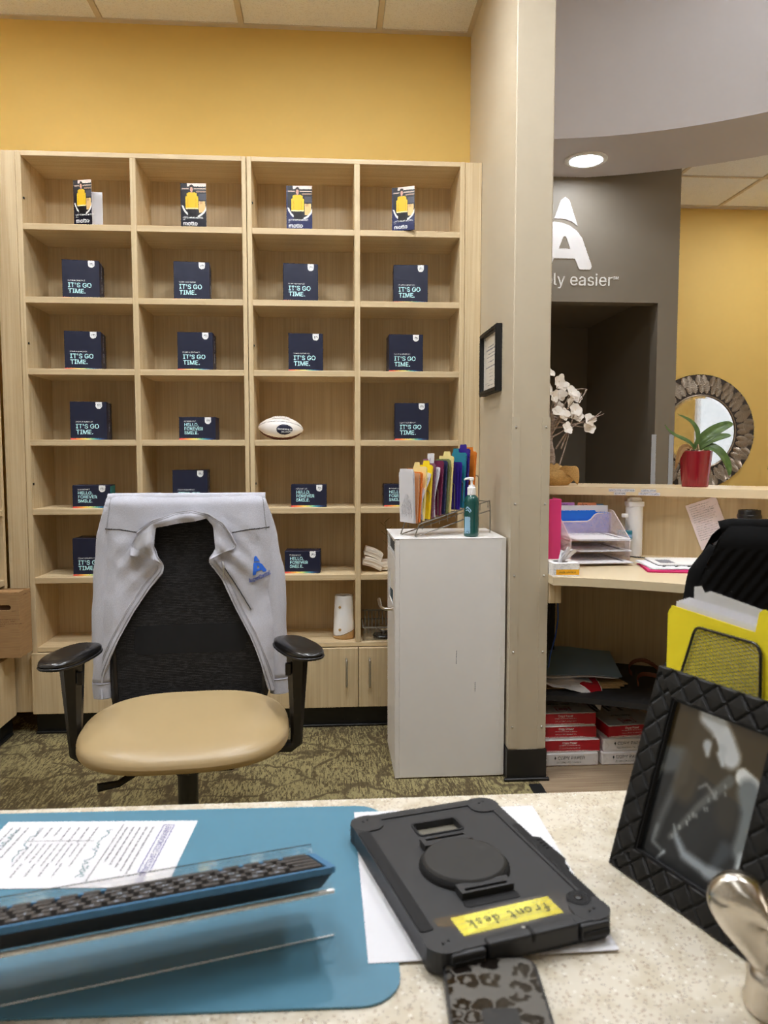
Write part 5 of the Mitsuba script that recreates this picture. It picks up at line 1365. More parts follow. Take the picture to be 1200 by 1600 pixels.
obj('cover', prism(Polygon([(.004, .10), (.004, .196), (.176, .196), (.182, .188), (.240, .188), (.240, .10)]), -.0008, 0), 'folder_blue', t, M=TRM @ basis((0, .195, 0), (1, 0, 0), (0, 0, 1)))
t = thing('paper_sheaf', 'white papers behind the blue folder in the letter tray', 'papers')
for k in range(3): obj('sheet', prism(sbox(.010 + .004 * k, .10, .234 + .003 * k, .210 + .003 * k), -.0008, 0), 'white_paper', t, M=TRM @ basis((0, .203 + .004 * k, 0), (1, 0, 0), (0, 0, 1)))
for nm, m_, x0, x1, yy, h in (('lilac', 'folder_lilac', .02, .10, .222, .224), ('peach', 'folder_peach', .110, .200, .229, .222), ('sky blue', 'folder_sky', .18, .234, .236, .216)):
    t = thing('tabbed_folder', f'{nm} folder with its tab above the rear pocket of the letter tray', 'folder')
    obj('cover', prism(sbox(.006, .10, .240, .206).union(Polygon([(x0, .20), (x0 + .004, h + .004), (x1 - .004, h + .004), (x1, .20)])), -.0008, 0), m_, t, M=TRM @ basis((0, yy, 0), (1, 0, 0), (0, 0, 1)))
    obj('tab_lettering', prism(hand('rdeosn'[:5], .006)[0], 0, .0003), 'ink_black', t, M=TRM @ basis((x0 + .014, yy - .0012, h - .008), (1, 0, 0), (0, 0, 1)))
# tissue box
t = thing('tissue_box', 'white and yellow tissue box at the front edge of the reception desk', 'tissue box')
prin('tissue_pattern', mikit.proc(lambda p, n, uv: mix(lin((236, 234, 232)), lin((206, 206, 208)), smoothstep(.5, .7, noise(p.x * 260, p.y * 260, p.z * 260)))), .6)
prin('tissue_yellow', (240, 176, 44), .5)
tx0, tx1, ty0, ty1 = .790, .884, 2.650, 2.762
fr = sbox(tx0, ty0, tx1, ty1); ho = affinity.scale(Point((tx0 + tx1) / 2 - .006, (ty0 + ty1) / 2).buffer(.026), 1, 1.4)
obj('carton', cat([prism(fr.difference(fr.buffer(-.0015)), .7656, .812), prism(fr.difference(ho), .8105, .812), prism(fr, .7656, .767)]), 'tissue_pattern', t)
obj('yellow_band', cat([bx(tx0 + .010, tx1 - .0006, ty0 - .0004, ty0, .771, .790), bx(tx1, tx1 + .0004, ty0 + .001, ty1 - .005, .771, .790)]), 'tissue_yellow', t)
g = text('amazon commercial', .0052, .0003, False); g.apply_transform(np.diag([.9, 1, 1, 1]))
obj('lettering', xf(g, move(tx0 + .020, ty0 - .0006, .778) @ FACE), 'ink_black', t)
def tissue_fn(sx, sy, h, ph):
    P = []
    for s in np.linspace(0, 1, 14):
        row = []
        for q in np.linspace(-1, 1, 12):
            w = .012 + .018 * s * (1.0 - .35 * s)
            row.append((sx * h * s + q * w * math.cos(ph) + .004 * math.sin(q * 5 + s * 4), sy * h * s + q * w * math.sin(ph) + .007 * math.sin(q * 6 + s * 3) * s, h * (s - .16 * q * q * s) - .004))
        P.append(row)
    return thicken(np.array(P), .0007)
for k, (sx, sy, h, ph) in enumerate(((.55, .1, .058, .9), (.85, -.2, .050, .5), (.2, .25, .046, 1.5))):
    obj('tissue', tissue_fn(sx, sy, h, ph), 'white_paper', t, M=move((tx0 + tx1) / 2 - .008, (ty0 + ty1) / 2, .8105), smooth=True)
# white tumbler bottle and clear water bottle
t = thing('white_flask', 'tall white flask bottle with a square cap beside the letter tray', 'bottle')
FMx = move(1.291, 3.172, .7658)
obj('body', lathe([(.032, 0), (.0355, .002), (.0355, .208), (.034, .212), (.0001, .212)], 36), 'white_plastic', t, M=FMx, smooth=40)
obj('cap', cat([xf(prism(rrect(.069, .066, .014), .2125, .232), np.eye(4)), rbox(-.020, .022, -.018, .018, .230, .252, .006), rbox(-.030, .030, -.010, .010, .228, .246, .004)]), 'white_plastic', t, M=FMx, smooth=30)
prin('pet_clear', (206, 214, 220), .08, spec=.7)
t = thing('water_bottle', 'small clear plastic water bottle with a blue label in front of the white flask', 'bottle')
WM = move(1.231, 3.122, .7658)
prof = [(.026, 0), (.030, .004), (.0305, .03), (.0285, .036), (.0305, .042), (.0285, .050), (.0305, .056), (.0305, .115), (.028, .128), (.019, .150), (.012, .162), (.0115, .172)]
obj('bottle', lathe(prof, 32), 'bottle_clear', t, M=WM, smooth=60)
scene['bottle_clear'] = {'type': 'thindielectric', 'int_ior': 1.45, 'ext_ior': 1.0}
obj('label', lathe([(.0306, .078), (.0309, .079), (.0309, .112), (.0306, .113)], 32), 'file_teal', t, M=WM, smooth=True)
obj('label_stripe', lathe([(.0310, .086), (.0311, .087), (.0311, .098), (.0310, .099)], 32), 'folder_sky', t, M=WM, smooth=True)
obj('cap', lathe([(.0001, .170), (.0135, .170), (.0138, .172), (.0138, .182), (.012, .184), (.0001, .184)], 24), 'white_plastic', t, M=WM, smooth=40)
# papers at the right of the worktop
RP = rotz(-.22, (1.335, 2.80, .7658))
prin('folder_pink', (214, 44, 118), .35)
t = thing('pink_folder', 'magenta plastic folder lying on the reception desk under papers', 'folder')
obj('cover', bx(-.15, .16, -.115, .115, 0, .0012), 'folder_pink', t, M=RP)
obj('spine', tube([(-.15, -.113, .0045), (.16, -.113, .0045)], .0040, 8), 'folder_pink', t, M=RP, smooth=True)
obj('cover', xf(bx(-.15, .16, -.115, .115, .0082, .0094), np.eye(4)), 'folder_pink', t, M=RP)
obj('paper', bx(-.14, .15, -.105, .108, .0016, .0078), 'white_paper', t, M=RP)
k = stack('white printed sheets with black tick marks on the magenta folder', .0100, 4, .05, RP @ rotz(.08, (0, .012, 0)), .29, .216, False)
obj('tick_marks', prism(unary_union([affinity.rotate(sbox(-.09 + .045 * j, -.080, -.083 + .045 * j, -.052), -35) for j in range(5)]), .0157, .0160), 'ink_black', k, M=RP @ rotz(.08, (0, .012, 0)))
t = thing('white_tablet', 'thin white tablet-like booklet with a grey picture on the reception desk papers', 'booklet')
obj('cover', prism(rrect(.26, .185, .008), .0170, .0225), 'white_plastic', t, M=RP @ rotz(.10, (.02, .055, 0)))
obj('lower_edge', prism(rrect(.262, .187, .008), .0160, .0175), 'black_plastic', t, M=RP @ rotz(.10, (.02, .055, 0)))
obj('picture', prism(rrect(.055, .09, .003, -.085, -.02), .0225, .0229), 'ink_grey', t, M=RP @ rotz(.10, (.02, .055, 0)))
t = obj('black_cable', tube([(1.20, 3.22, .7685), (1.24, 3.16, .7685), (1.285, 3.10, .7685), (1.33, 3.07, .7685), (1.38, 3.06, .7685)], .0024, 7), 'black_plastic', smooth=True)
tag(t, 'thin black cable running across the reception desk behind the booklet', 'cable')
# taped form on the panel
t = thing('taped_form', 'pale pink printed form taped crooked on the wood panel above the reception desk', 'paper')
a = math.radians(33.6); n = np.array([-math.sin(a), -math.cos(a), 0]); x = np.array([math.cos(a), -math.sin(a), 0])
prin('pink_paper', (240, 228, 234), .75)
TF = basis(polar(2.0655, 33.9, .918), x, (0, 0, 1)) @ rotz(.36)
obj('sheet', bx(-.062, .062, -.105, .092, 0, .0005), 'pink_paper', t, M=TF)
rq = random.Random(12); L = []
for k in range(16):
    L += words(-.052, .045 - rq.uniform(0, .03), .078 - .0095 * k, .0016, rq)
obj('printed_text', prism(unary_union([sbox(*q) for q in L]), .0005, .0009), 'ink_grey', t, M=TF)
obj('handwriting', prism(unary_union([scribble(.02, .05, .058, .004, rq, 10), scribble(.015, .04, .048, .003, rq, 9)]), .0005, .0009), 'ink_black', t, M=TF)
# coffee cup
t = thing('coffee_cup', 'white paper coffee cup with a black lid behind the black sweater', 'cup')
CMx = move(1.652, 2.912, .7658) @ np.diag([.95, .95, 1.06, 1])
obj('cup', lathe([(.030, 0), (.0315, .002), (.044, .172), (.046, .174), (.0001, .174)], 36), 'white_plastic', t, M=CMx, smooth=40)
obj('lid', lathe([(.047, .170), (.0485, .174), (.0475, .182), (.0445, .185), (.0440, .197), (.042, .201), (.036, .201), (.034, .196), (.0001, .195)], 40), 'arm_black', t, M=CMx, smooth=35)
# under the desk
def ream(x0, y0, z, w, d, turn, red, label):
    h = .0498
    t = thing('paper_ream', label, 'paper ream', 'copy paper reams under the reception desk')
    Mx = rotz(turn, (x0, y0, z))
    if red:
        obj('wrapper', bx(0, w, 0, d, 0, h, .0035), 'ream_white', t, M=Mx)
        obj('red_band', cat([bx(-.0004, w + .0004, -.0004, d + .0004, .0050, h - .0028)]), 'ream_red', t, M=Mx)
        obj('seam_line', cat([bx(.004, w * .80, -.0008, -.0004, .0068, .0082), bx(w * .40, w * .408, -.0008, -.0004, .0004, .0068)]), 'white_ink', t, M=Mx)
        a, b, c = text('Copy Paper', .0078, .0004, True), prism(unary_union([sbox(*q) for q in words(0, .085, 0, .0016, random.Random(6))]), 0, .0004), text('8.5 x 11 | 20 lb | 92 bright | 500', .0040, .0004, False)
        for g, zz in ((a, .0345), (b, .0275), (c, .0155)):
            g.apply_translation([w * .45 - text_w(g) / 2, 0, 0])
        obj('lettering', cat([xf(g, move(0, -.0006, zz) @ FACE) for g, zz in ((a, .0345), (b, .0275), (c, .0155))]), 'white_ink', t, M=Mx)
        fr = sbox(w * .33, d * .08, w * .60, d * .26); fr2 = fr.difference(fr.buffer(-.0035)).difference(sbox(w * .44, 0, w * .49, d))
        g = prism(unary_union([sbox(w * .39 + .009 * i, d * .13, w * .39 + .009 * i + .006, d * .20) for i in range(4)]), h, h + .0003)
        g2 = text('Copy Paper', .012, .0003, True); g2.apply_transform(rotz(PI)); g2.apply_translation([w * .465 + text_w(g2) / 2, d * .40, h])
        obj('top_print', cat([prism(fr2, h, h + .0003), g]), 'ream_red', t, M=Mx); obj('top_lettering', g2, 'ink_black', t, M=Mx)
        gg = bx(w * .1, w * .85, d * .55, d * .95, h, h + .0003); obj('top_picture', prism(unary_union([sbox(w * .1 + i * .018, d * (.58 + .1 * (i % 3)), w * .1 + i * .018 + .012, d * .92) for i in range(8)]), h, h + .0003), 'ink_grey', t, M=Mx)
    else:
        obj('wrapper', bx(0, w, 0, d, 0, h, .0035), 'ream_white', t, M=Mx)
        g = text('COPY PAPER', .0125, .0004, False); g.apply_translation([w * .5 - text_w(g) / 2, 0, 0])
        dm = Polygon([(-.006, .006), (-.002, .0125), (.002, .006), (-.002, -.001)]); dm = prism(affinity.translate(dm, w * .5 - text_w(g) / 2 - .007, 0), 0, .0004)
        c = text('10 | 20 lb | 8.5 x 11 | 500', .0058, .0004, False); c.apply_translation([w * .46 - text_w(c) / 2, 0, 0])
        obj('lettering', cat([xf(g, move(0, -.0006, .026) @ FACE), xf(dm, move(0, -.0006, .026) @ FACE), xf(c, move(0, -.0006, .012) @ FACE)]), 'ink_black', t, M=Mx)
        cr = [LineString([(.004, .006), (.022, .024), (.004, .044)]), LineString([(w - .004, .006), (w - .022, .024), (w - .004, .044)]), LineString([(.03, .007), (w - .05, .004)])]
        obj('fold_crease', xf(prism(unary_union([q.buffer(.0006) for q in cr]), -.0003, .0004), FACE), 'ink_faint', t, M=Mx)
prin('ream_white', (228, 226, 226), .35, spec=.5); prin('ream_red', (178, 24, 40), .35, spec=.5); prin('ink_faint', (190, 188, 188), .6)
ream(.8135, 2.818, .0006, .216, .279, 0, False, 'white copy paper ream at the bottom of the left stack under the reception desk')
ream(.8200, 2.824, .0512, .216, .279, .01, True, 'red copy paper ream second from the floor in the left stack')
ream(.8080, 2.836, .1018, .216, .279, 0, True, 'red copy paper ream second from the top of the left stack')
ream(.8065, 2.840, .1524, .216, .279, .0, True, 'red and white copy paper ream on top of the left stack')
ream(1.042, 2.816, .0006, .216, .279, 0, False, 'white copy paper ream at the bottom of the right stack by the picture frame')
ream(1.050, 2.822, .0512, .216, .279, .02, False, 'white copy paper ream in the middle of the right stack')
ream(1.070, 2.826, .1018, .216, .279, .10, True, 'red copy paper ream on top of the right stack, turned a little')
SZ = .2844
t = thing('kraft_envelope', 'kraft brown envelopes under the torn wrapper on the low black shelf', 'envelope')
prin('kraft', (196, 164, 116), .7)
for k in range(3): obj('envelope', bx(-.14, .15, -.11, .11, .0006 + .004 * k, .0036 + .004 * k, .001), 'kraft', t, M=rotz(.08 * k - .05, (.985 + .012 * k, 2.985, SZ)))
t = thing('torn_wrapper', 'crumpled white and red torn ream wrapper hanging over the low black shelf', 'wrapper')
def wrapper_pt(q):
    x, y = q[:, 0], q[:, 1]
    edge = np.clip((2.868 - y) / .05, 0, 1.6) * np.clip((x - .90) / .12, 0, 1)
    z = SZ + .018 + .012 * np.sin(x * 40 + y * 22) * .6 + .010 * meshkit.fbm(np.stack([x * 30, y * 30, x * 0], -1), 3, 2) - .055 * edge ** 1.4 - .008 * np.clip((2.90 - y) / .06, 0, 1) 
    return np.stack([x, y, z], -1)
wp = Polygon([(.80, 2.88), (.87, 2.862), (.95, 2.835), (1.025, 2.80), (1.05, 2.83), (1.055, 2.95), (1.04, 3.02), (.80, 3.04)])
obj('white_side', sheet(wp, wrapper_pt, .0008, .010), 'ream_white', t, smooth=35)
wq = Polygon([(.965, 2.865), (1.022, 2.812), (1.046, 2.832), (1.052, 2.94), (1.030, 2.955), (1.028, 2.89), (1.0, 2.90)])
obj('red_side', sheet(wq, lambda q: wrapper_pt(q) + [0, 0, .0016], .0008, .008), 'ream_red', t, smooth=35)
t = thing('slate_folder', 'large slate blue folder lying on papers on the low black shelf', 'folder')
prin('slate_card', (134, 166, 192), .55)
def slate_pt(q): return np.stack([q[:, 0], q[:, 1], .326 + .012 * np.clip((q[:, 1] - 2.9) / .45, 0, 1) + .004 * np.sin(q[:, 0] * 20)], -1)
obj('cover', sheet(Polygon([(.83, 2.955), (1.145, 2.885), (1.235, 3.285), (.845, 3.35)]), slate_pt, .0016, .03), 'slate_card', t, smooth=40)
obj('paper', sheet(Polygon([(.835, 2.935), (1.138, 2.895), (1.20, 3.27), (.85, 3.32)]), lambda q: slate_pt(q) - [0, 0, .006], .004, .04), 'white_paper', t, smooth=40)
obj('lower_cover', sheet(Polygon([(.83, 2.965), (1.140, 2.905), (1.22, 3.28), (.845, 3.34)]), lambda q: slate_pt(q) - [0, 0, .013], .0016, .04), 'slate_card', t, smooth=40)
obj('black_clip', bx(.835, .870, 3.02, 3.10, .341, .352, .003), 'black_matte', t)
t = thing('brown_strap', 'brown leather bag strap looped on the low black shelf', 'strap')
prin('brown_leather', (112, 62, 36), .5)
def ribbon(pts, w, th):
    p = np.array(pts); s = np.linspace(0, 1, 50); k = np.linspace(0, 1, len(p))
    from scipy.interpolate import CubicSpline
    q = CubicSpline(k, p)(s); return thicken(np.stack([q - [0, 0, w / 2], q + [0, 0, w / 2]], 1), th)
obj('strap', ribbon([(1.20, 2.86, .302), (1.225, 2.93, .306), (1.27, 2.97, .31), (1.33, 2.93, .306), (1.38, 2.90, .302)], .017, .003), 'brown_leather', t, smooth=True)
obj('strap', ribbon([(1.23, 3.00, .303), (1.25, 3.06, .330), (1.30, 3.04, .345), (1.34, 2.98, .318), (1.38, 2.93, .303)], .017, .003), 'brown_leather', t, smooth=True)
t = obj('blue_cable', tube(np.stack([np.interp(np.linspace(0, 1, 40), np.linspace(0, 1, 7), v) for v in ([.842, .862, .880, .886, .880, .862, .850], [2.87, 2.88, 2.89, 2.90, 2.91, 2.91, 2.90], [.735, .69, .63, .56, .49, .42, .365])], 1), .0030, 7), 'cable_blue', smooth=True)
prin('cable_blue', (54, 96, 190), .45)
tag(t, 'blue network cable hanging in a curve below the reception desk', 'cable')
t = obj('grey_cable', tube([(.848, 2.86, .735), (.850, 2.875, .66), (.846, 2.89, .55), (.852, 2.91, .45), (.85, 2.93, .36)], .0026, 7), 'black_plastic', smooth=True)
tag(t, 'black cable hanging beside the blue cable below the reception desk', 'cable')

# red pot with an orchid
t = thing('potted_orchid', 'orchid without blooms in a glossy dark red pot on the ledge before the mirror', 'potted plant')
prin('red_glaze', (136, 16, 34), .15, spec=.6, clearcoat=.5); prin('bark_chip', (176, 150, 120), .8); prin('bark_dark', (66, 46, 36), .8)
scene['leaf_green'] = {'type': 'twosided', 'bsdf': {'type': 'principled', 'base_color': mikit.proc(lambda p, n, uv: mix(lin((66, 92, 48)), lin((98, 124, 66)), noise(p.x * 60, p.y * 60, p.z * 60))), 'roughness': .38, 'specular': .5}}
prin('leaf_withered', (140, 104, 62), .7)
PO = np.array([1.553, 3.172, 1.0606])
obj('pot', lathe([(.050, 0), (.053, .002), (.066, .146), (.0675, .150), (.0665, .152), (.0625, .150), (.060, .140), (.0001, .138)], 48), 'red_glaze', t, M=move(*PO), smooth=45)
rr = random.Random(2)
for k in range(26):
    a, r = rr.uniform(0, 2 * PI), rr.uniform(.005, .052)
    m = bx(-.012, .012, -.005, .005, -.003, .003, .002)
    obj('bark_chip', m, 'bark_chip' if k % 3 else 'bark_dark', t, M=move(PO[0] + r * math.cos(a), PO[1] + r * math.sin(a), PO[2] + .146 + rr.uniform(0, .010)) @ rotz(rr.uniform(0, 3)) @ trimesh.transformations.rotation_matrix(rr.uniform(-.6, .6), [0, 1, 0]))
def leaf(pts, wid, fold=.25, tw=0.0, n=22):
    from scipy.interpolate import CubicSpline
    p = np.array(pts); s = np.linspace(0, 1, n); c = CubicSpline(np.linspace(0, 1, len(p)), p)(s)
    tt = np.gradient(c, axis=0); tt /= np.linalg.norm(tt, axis=1, keepdims=True)
    P = []
    for i in range(n):
        side = np.cross(tt[i], [math.sin(tw), -math.cos(tw), .6]); side /= np.linalg.norm(side); up = np.cross(side, tt[i])
        w = wid * (math.sin(PI * min(.12 + .86 * s[i], 1)) ** .7) * (1 if s[i] < .97 else .45)
        P.append([c[i] + side * w * q - up * fold * w * (1 - abs(q)) for q in (-1, -.66, -.33, 0, .33, .66, 1)])
    return thicken(np.array(P), .0012)
u = lambda dx, dz, dy=0: PO + [dx, dy, .148 + dz]     # offsets from the middle of the pot's mouth
for pts, w, m_ in (([u(.002, .0), u(.030, .062, -.02), u(.095, .105, -.03), u(.148, .118, -.02)], .025, 'leaf_green'),
                   ([u(.004, .0), u(.04, .045, -.03), u(.09, .065, -.05), u(.120, .066, -.06)], .016, 'leaf_green'),
                   ([u(.0, .0), u(.012, .075, .01), u(-.010, .125, .02), u(-.068, .158, .03)], .011, 'leaf_green'),
                   ([u(-.004, .0), u(-.035, .045, .0), u(-.085, .070, .01), u(-.130, .115, .02)], .009, 'leaf_green'),
                   ([u(.006, -.004), u(.055, .018, -.045), u(.100, -.035, -.065), u(.112, -.100, -.07)], .021, 'leaf_green'),
                   ([u(-.006, -.004), u(-.060, .022, -.03), u(-.090, -.01, -.04), u(-.105, -.075, -.04)], .013, 'leaf_withered')):
    obj('leaf', leaf(pts, w), m_, t, smooth=True)
for k in range(4):
    a = [(-.03, .0), (-.055, -.02), (.03, .0), (.0, -.01)][k]
    obj('root', tube([u(a[0] * .3, .0), u(a[0], .012 + .006 * k, -.02), u(a[0] * 1.6, -.006, -.035)], .0028, 6), 'bark_chip', t, smooth=True)
obj('stem', tube([u(.0, -.01), u(.002, .02), u(.0, .034)], [.009, .008, .005], 8), 'leaf_green', t, smooth=True)
# a second plant, cut by the frame's right edge
t = thing('potted_plant', 'green potted plant on the ledge, only leaf tips showing at the right edge', 'potted plant')
P2 = np.array([1.862, 2.948, 1.0606])
obj('pot', lathe([(.040, 0), (.042, .002), (.052, .10), (.0535, .104), (.049, .102), (.0001, .098)], 36), 'white_plastic', t, M=move(*P2), smooth=45)
for k in range(9):
    a = 2 * PI * k / 9 + .35; d = np.array([math.cos(a), math.sin(a), 0])
    obj('leaf', leaf([P2 + [0, 0, .098], P2 + d * .03 + [0, 0, .14 + .02 * (k % 3)], P2 + d * .07 + [0, 0, .13 + .025 * (k % 3)], P2 + d * .105 + [0, 0, .075 + .03 * (k % 3)]], .016), 'leaf_green', t, smooth=True)

# white blossom tree in a burlap sack
t = thing('blossom_tree', 'small artificial tree with white blossoms in a burlap wrapped base on the ledge', 'artificial tree')
prin('burlap', mikit.proc(lambda p, n, uv: mix(lin((204, 168, 112)), lin((164, 126, 74)), noise(p.x * 300, p.y * 300, p.z * 300))), .9, spec=.1)
prin('tree_bark', mikit.proc(lambda p, n, uv: mix(lin((196, 182, 172)), lin((130, 114, 106)), noise(p.x * 60, p.y * 60, p.z * 170))), .8)
prin('petal_white', (248, 244, 238), .6)
BT = np.array([.995, 3.37, 1.0606])
nu, nv = 40, 14; P = np.zeros((nu, nv, 3))
for i in range(nu):
    a = 2 * PI * i / nu
    for j in range(nv):
        s = j / (nv - 1); r = (.066 + .028 * math.sin(PI * min(s * 1.15, 1)) - .046 * max(0, s - .72) / .28) * (1 + .06 * math.sin(3 * a + 1) + .05 * math.sin(7 * a + 5 * s))
        P[i, j] = (r * math.cos(a), r * math.sin(a) * .72, .094 * s + .004 * math.sin(5 * a) * s)
g = cat([grid(P, True)])
obj('sack', g, 'burlap', t, M=move(*BT), smooth=True)
Pf = np.array([[(.012 + .085 * s + .006 * math.sin(q * 3), -.050 - .022 * math.sin(PI * s) + .01 * q, .078 + .020 * math.sin(PI * s * .9) - (.070 * q + .012) * (.35 + .65 * s) + .004 * math.sin(9 * s + 4 * q)) for q in np.linspace(0, 1, 10)] for s in np.linspace(0, 1, 14)])
obj('sack_fold', thicken(Pf, .003), 'burlap', t, M=move(*BT), smooth=True)
obj('sack_tie', tube([(.074 * math.cos(a), .054 * math.sin(a), .070 + .012 * math.sin(a + .4)) for a in np.linspace(0, 2 * PI, 33)[:-1]], .003, 6, True), 'bark_dark', t, M=move(*BT), smooth=True)
zz = np.linspace(0, 1, 30)
tp = np.stack([BT[0] - .010 + .006 * np.sin(zz * 9) - .004 * zz, BT[1] + .004 * np.cos(zz * 8), BT[2] + .07 + .25 * zz], 1)
obj('trunk', tube(tp, .0145 - .0035 * zz + .0015 * np.sin(zz * 60), 12), 'tree_bark', t, smooth=True)
def px3(px, py, dy=0): return np.array([BT[0] - .006 + (px - 866) * .0028, BT[1] + dy, BT[2] + .004 + (755 - py) * .00285])
fl = [(858, 583, 0), (872, 597, -.03), (861, 620, -.05), (880, 616, .02), (893, 612, -.02), (905, 621, .02), (868, 645, -.06), (878, 646, -.04), (899, 640, -.03), (905, 650, -.01), (883, 669, -.05), (922, 654, -.02), (925, 667, .0),
      (848, 600, .0), (842, 620, -.02), (836, 640, .01), (850, 640, .05), (828, 625, .02), (844, 660, -.04), (886, 600, .06), (862, 605, .06), (900, 630, .06), (820, 650, 0), (880, 632, .07)]
br_top = tp[-1]
def flower_petals(r_):
    d = []
    for k in range(5):
        a = 2 * PI * k / 5 + r_.uniform(-.2, .2); c, s = math.cos(a), math.sin(a); L = .033 * r_.uniform(.85, 1.1); up = r_.uniform(.1, .7)
        P = []
        for q in np.linspace(0, 1, 6):
            w = .0160 * math.sin(PI * (.10 + .86 * q)) ** .7
            P.append([(c * L * q - s * w * v, s * L * q + c * w * v, L * q * up + .004 * v * v - .012 * q * q * up) for v in (-1, 0, 1)])
        d.append(mikit.ply(thicken(np.array(P), .0008), 'petal_white', smooth=True))
    return d
rr = random.Random(9); protoF = [flower_petals(rr) for _ in range(4)]
centre = mikit.ply(trimesh.creation.icosphere(subdivisions=1, radius=.004), 'ledger_paper', smooth=True)
for k, (a, b, dy) in enumerate(fl):
    p = px3(a, b, dy)
    j = min(29, max(8, int(30 * (p[2] - BT[2] - .13) / .25)))
    st = tp[min(29, 14 + (k * 5) % 16)]
    mid = (st + p) / 2 + [rr.uniform(-.01, .01), rr.uniform(-.01, .01), -.010]
    s = np.linspace(0, 1, 12)[:, None]; q = (1 - s) ** 2 * st + 2 * s * (1 - s) * mid + s ** 2 * p
    obj('branch', tube(q, np.linspace(.0050, .0016, 12), 7), 'tree_bark', t, smooth=True)
    fk = obj('flower', centre, None, t, M=move(*p))
    d = np.array([rr.uniform(-.5, .8), -1.0, rr.uniform(-.1, .9)]); d /= np.linalg.norm(d)
    sx = np.cross([0, 0, 1], d); Mx = basis(p, sx, np.cross(d, sx))
    for pl_ in protoF[k % 4]: obj('petal', pl_, None, fk, M=Mx)
for (p0, p1, p2) in ((px3(880, 700), px3(892, 668, -.02), px3(910, 613, -.02)), (px3(872, 700), px3(895, 655, -.02), px3(916, 660, -.03)), (px3(916, 660, -.03), px3(925, 653, -.03), px3(944, 646, -.04)), (px3(925, 653, -.03), px3(932, 651, -.03), px3(941, 642, -.03)),
                     (px3(895, 612), px3(905, 605), px3(920, 607)), (px3(874, 738), px3(886, 700, -.01), px3(898, 652, -.01)), (px3(920, 607), px3(916, 618), px3(908, 626))):
    s = np.linspace(0, 1, 12)[:, None]; q = (1 - s) ** 2 * p0 + 2 * s * (1 - s) * p1 + s ** 2 * p2
    obj('branch', tube(q, np.linspace(.0042, .0014, 12), 7), 'tree_bark', t, smooth=True)

# black office chair with a black knitted sweater
t = thing('black_chair', 'black office chair at the reception desk, its back covered by a sweater', 'chair')
BCM = rotz(math.radians(-14), (1.292, 2.20, 0)); BCU = BCM @ move(0, 0, .012)
obj('seat', rbox(-.24, .24, -.22, .24, .42, .50, .035), 'black_matte', t, M=BCU, smooth=35)
bo2 = rrect(.42, .46, .07, 0, .735)
obj('backrest', sheet(bo2, lambda q: np.stack([q[:, 0], -.235 - .06 * (q[:, 1] - .5) + .5 * q[:, 0] ** 2, q[:, 1]], -1), .04, .03), 'black_matte', t, M=BCU, smooth=50)
obj('back_bracket', tube([(0, -.10, .41), (0, -.26, .41), (0, -.30, .47), (0, -.29, .62)], .024, 10), 'black_plastic', t, M=BCU, smooth=40)
obj('gas_lift', lathe([(.030, .09), (.030, .26), (.022, .262), (.022, .455)], 24), 'black_plastic', t, M=BCM, smooth=40)
for k in range(5):
    a = math.radians(20 + 72 * k); d = np.array([math.cos(a), math.sin(a)])
    pr = trimesh.convex.convex_hull(np.array([(r * d[0] - s * w * d[1], r * d[1] + s * w * d[0], z) for r, w, z0, z1 in ((.03, .028, .075, .12), (.30, .016, .062, .085)) for s in (-1, 1) for z in (z0, z1)]))
    L_ = obj('base_leg', pr, 'black_plastic', t, M=BCM, smooth=30)
    obj('caster', cat([xf(trimesh.creation.cylinder(.026, .018, sections=18), move(*(d * .295 + np.array([-d[1], d[0]]) * s * .013), .0265) @ basis((0, 0, 0), (0, 0, 1), (d[0], d[1], 0))) for s in (-1, 1)] + [bx(d[0] * .295 - .008, d[0] * .295 + .008, d[1] * .295 - .008, d[1] * .295 + .008, .03, .065)]), 'black_rubber', L_, M=BCM, smooth=30)
prin('knit_black', (17, 17, 18), .95, spec=.12, sheen=.15)
t = thing('black_sweater', 'black ribbed knit sweater draped over the back of the black office chair', 'sweater')
sw = Polygon([(-.262, .52), (-.265, .70), (-.258, .80), (-.232, .88), (-.196, .965), (-.165, .995), (.165, .995), (.196, .965), (.232, .88), (.258, .80), (.265, .70), (.262, .52)]).buffer(.012).buffer(-.004)
sw = affinity.scale(sw, .93, 1)
def knit(q, back=False):
    x, z = q[:, 0], q[:, 1]
    low = np.clip((.98 - z) / .3, 0, 1)
    f = .012 * np.sin(x * 30 + 3 * np.sin(z * 9)) * low * np.clip(np.abs(x) / .2, .3, 1) + .018 * (meshkit.fbm(np.stack([x * 8, z * 7, x * 0], -1), 3, 6) - .5)
    vee = np.abs(x + .02) < .16 * np.clip((.95 - z) / .1, 0, 1) + .0
    rib = .0022 * np.sin((np.abs(x + .02) * .55 + z * .35) * 900 / 2.4) * (z < .93)
    top = np.clip((z - .945) / .06, 0, 1.1)
    y = -.278 - .06 * (z - .5) + .9 * np.abs(x) ** 2.2 - f - rib + .040 * top ** 2
    y = y + .10 * np.clip((np.abs(x) - .21) / .08, 0, 1) ** 2
    return np.stack([x, y, z], -1)
obj('back_panel', sheet(sw, knit, .006, .0055), 'knit_black', t, M=BCU, smooth=True)
obj('front_panel', sheet(sw, lambda q: np.stack([q[:, 0], -.185 - .06 * (q[:, 1] - .5) + .9 * np.abs(q[:, 0]) ** 2.2 - .040 * np.clip((q[:, 1] - .945) / .06, 0, 1.1) ** 2 + .004 * np.sin(q[:, 0] * 40), q[:, 1]], -1), -.006, .02), 'knit_black', t, M=BCU, smooth=True)
obj('top_fold', tube([(x, -.262 + .9 * abs(x) ** 2.2, .994 - 1.6 * max(0, abs(x) - .15) ** 1.5) for x in np.linspace(-.18, .18, 24)], .020, 12), 'knit_black', t, M=BCU, smooth=True)
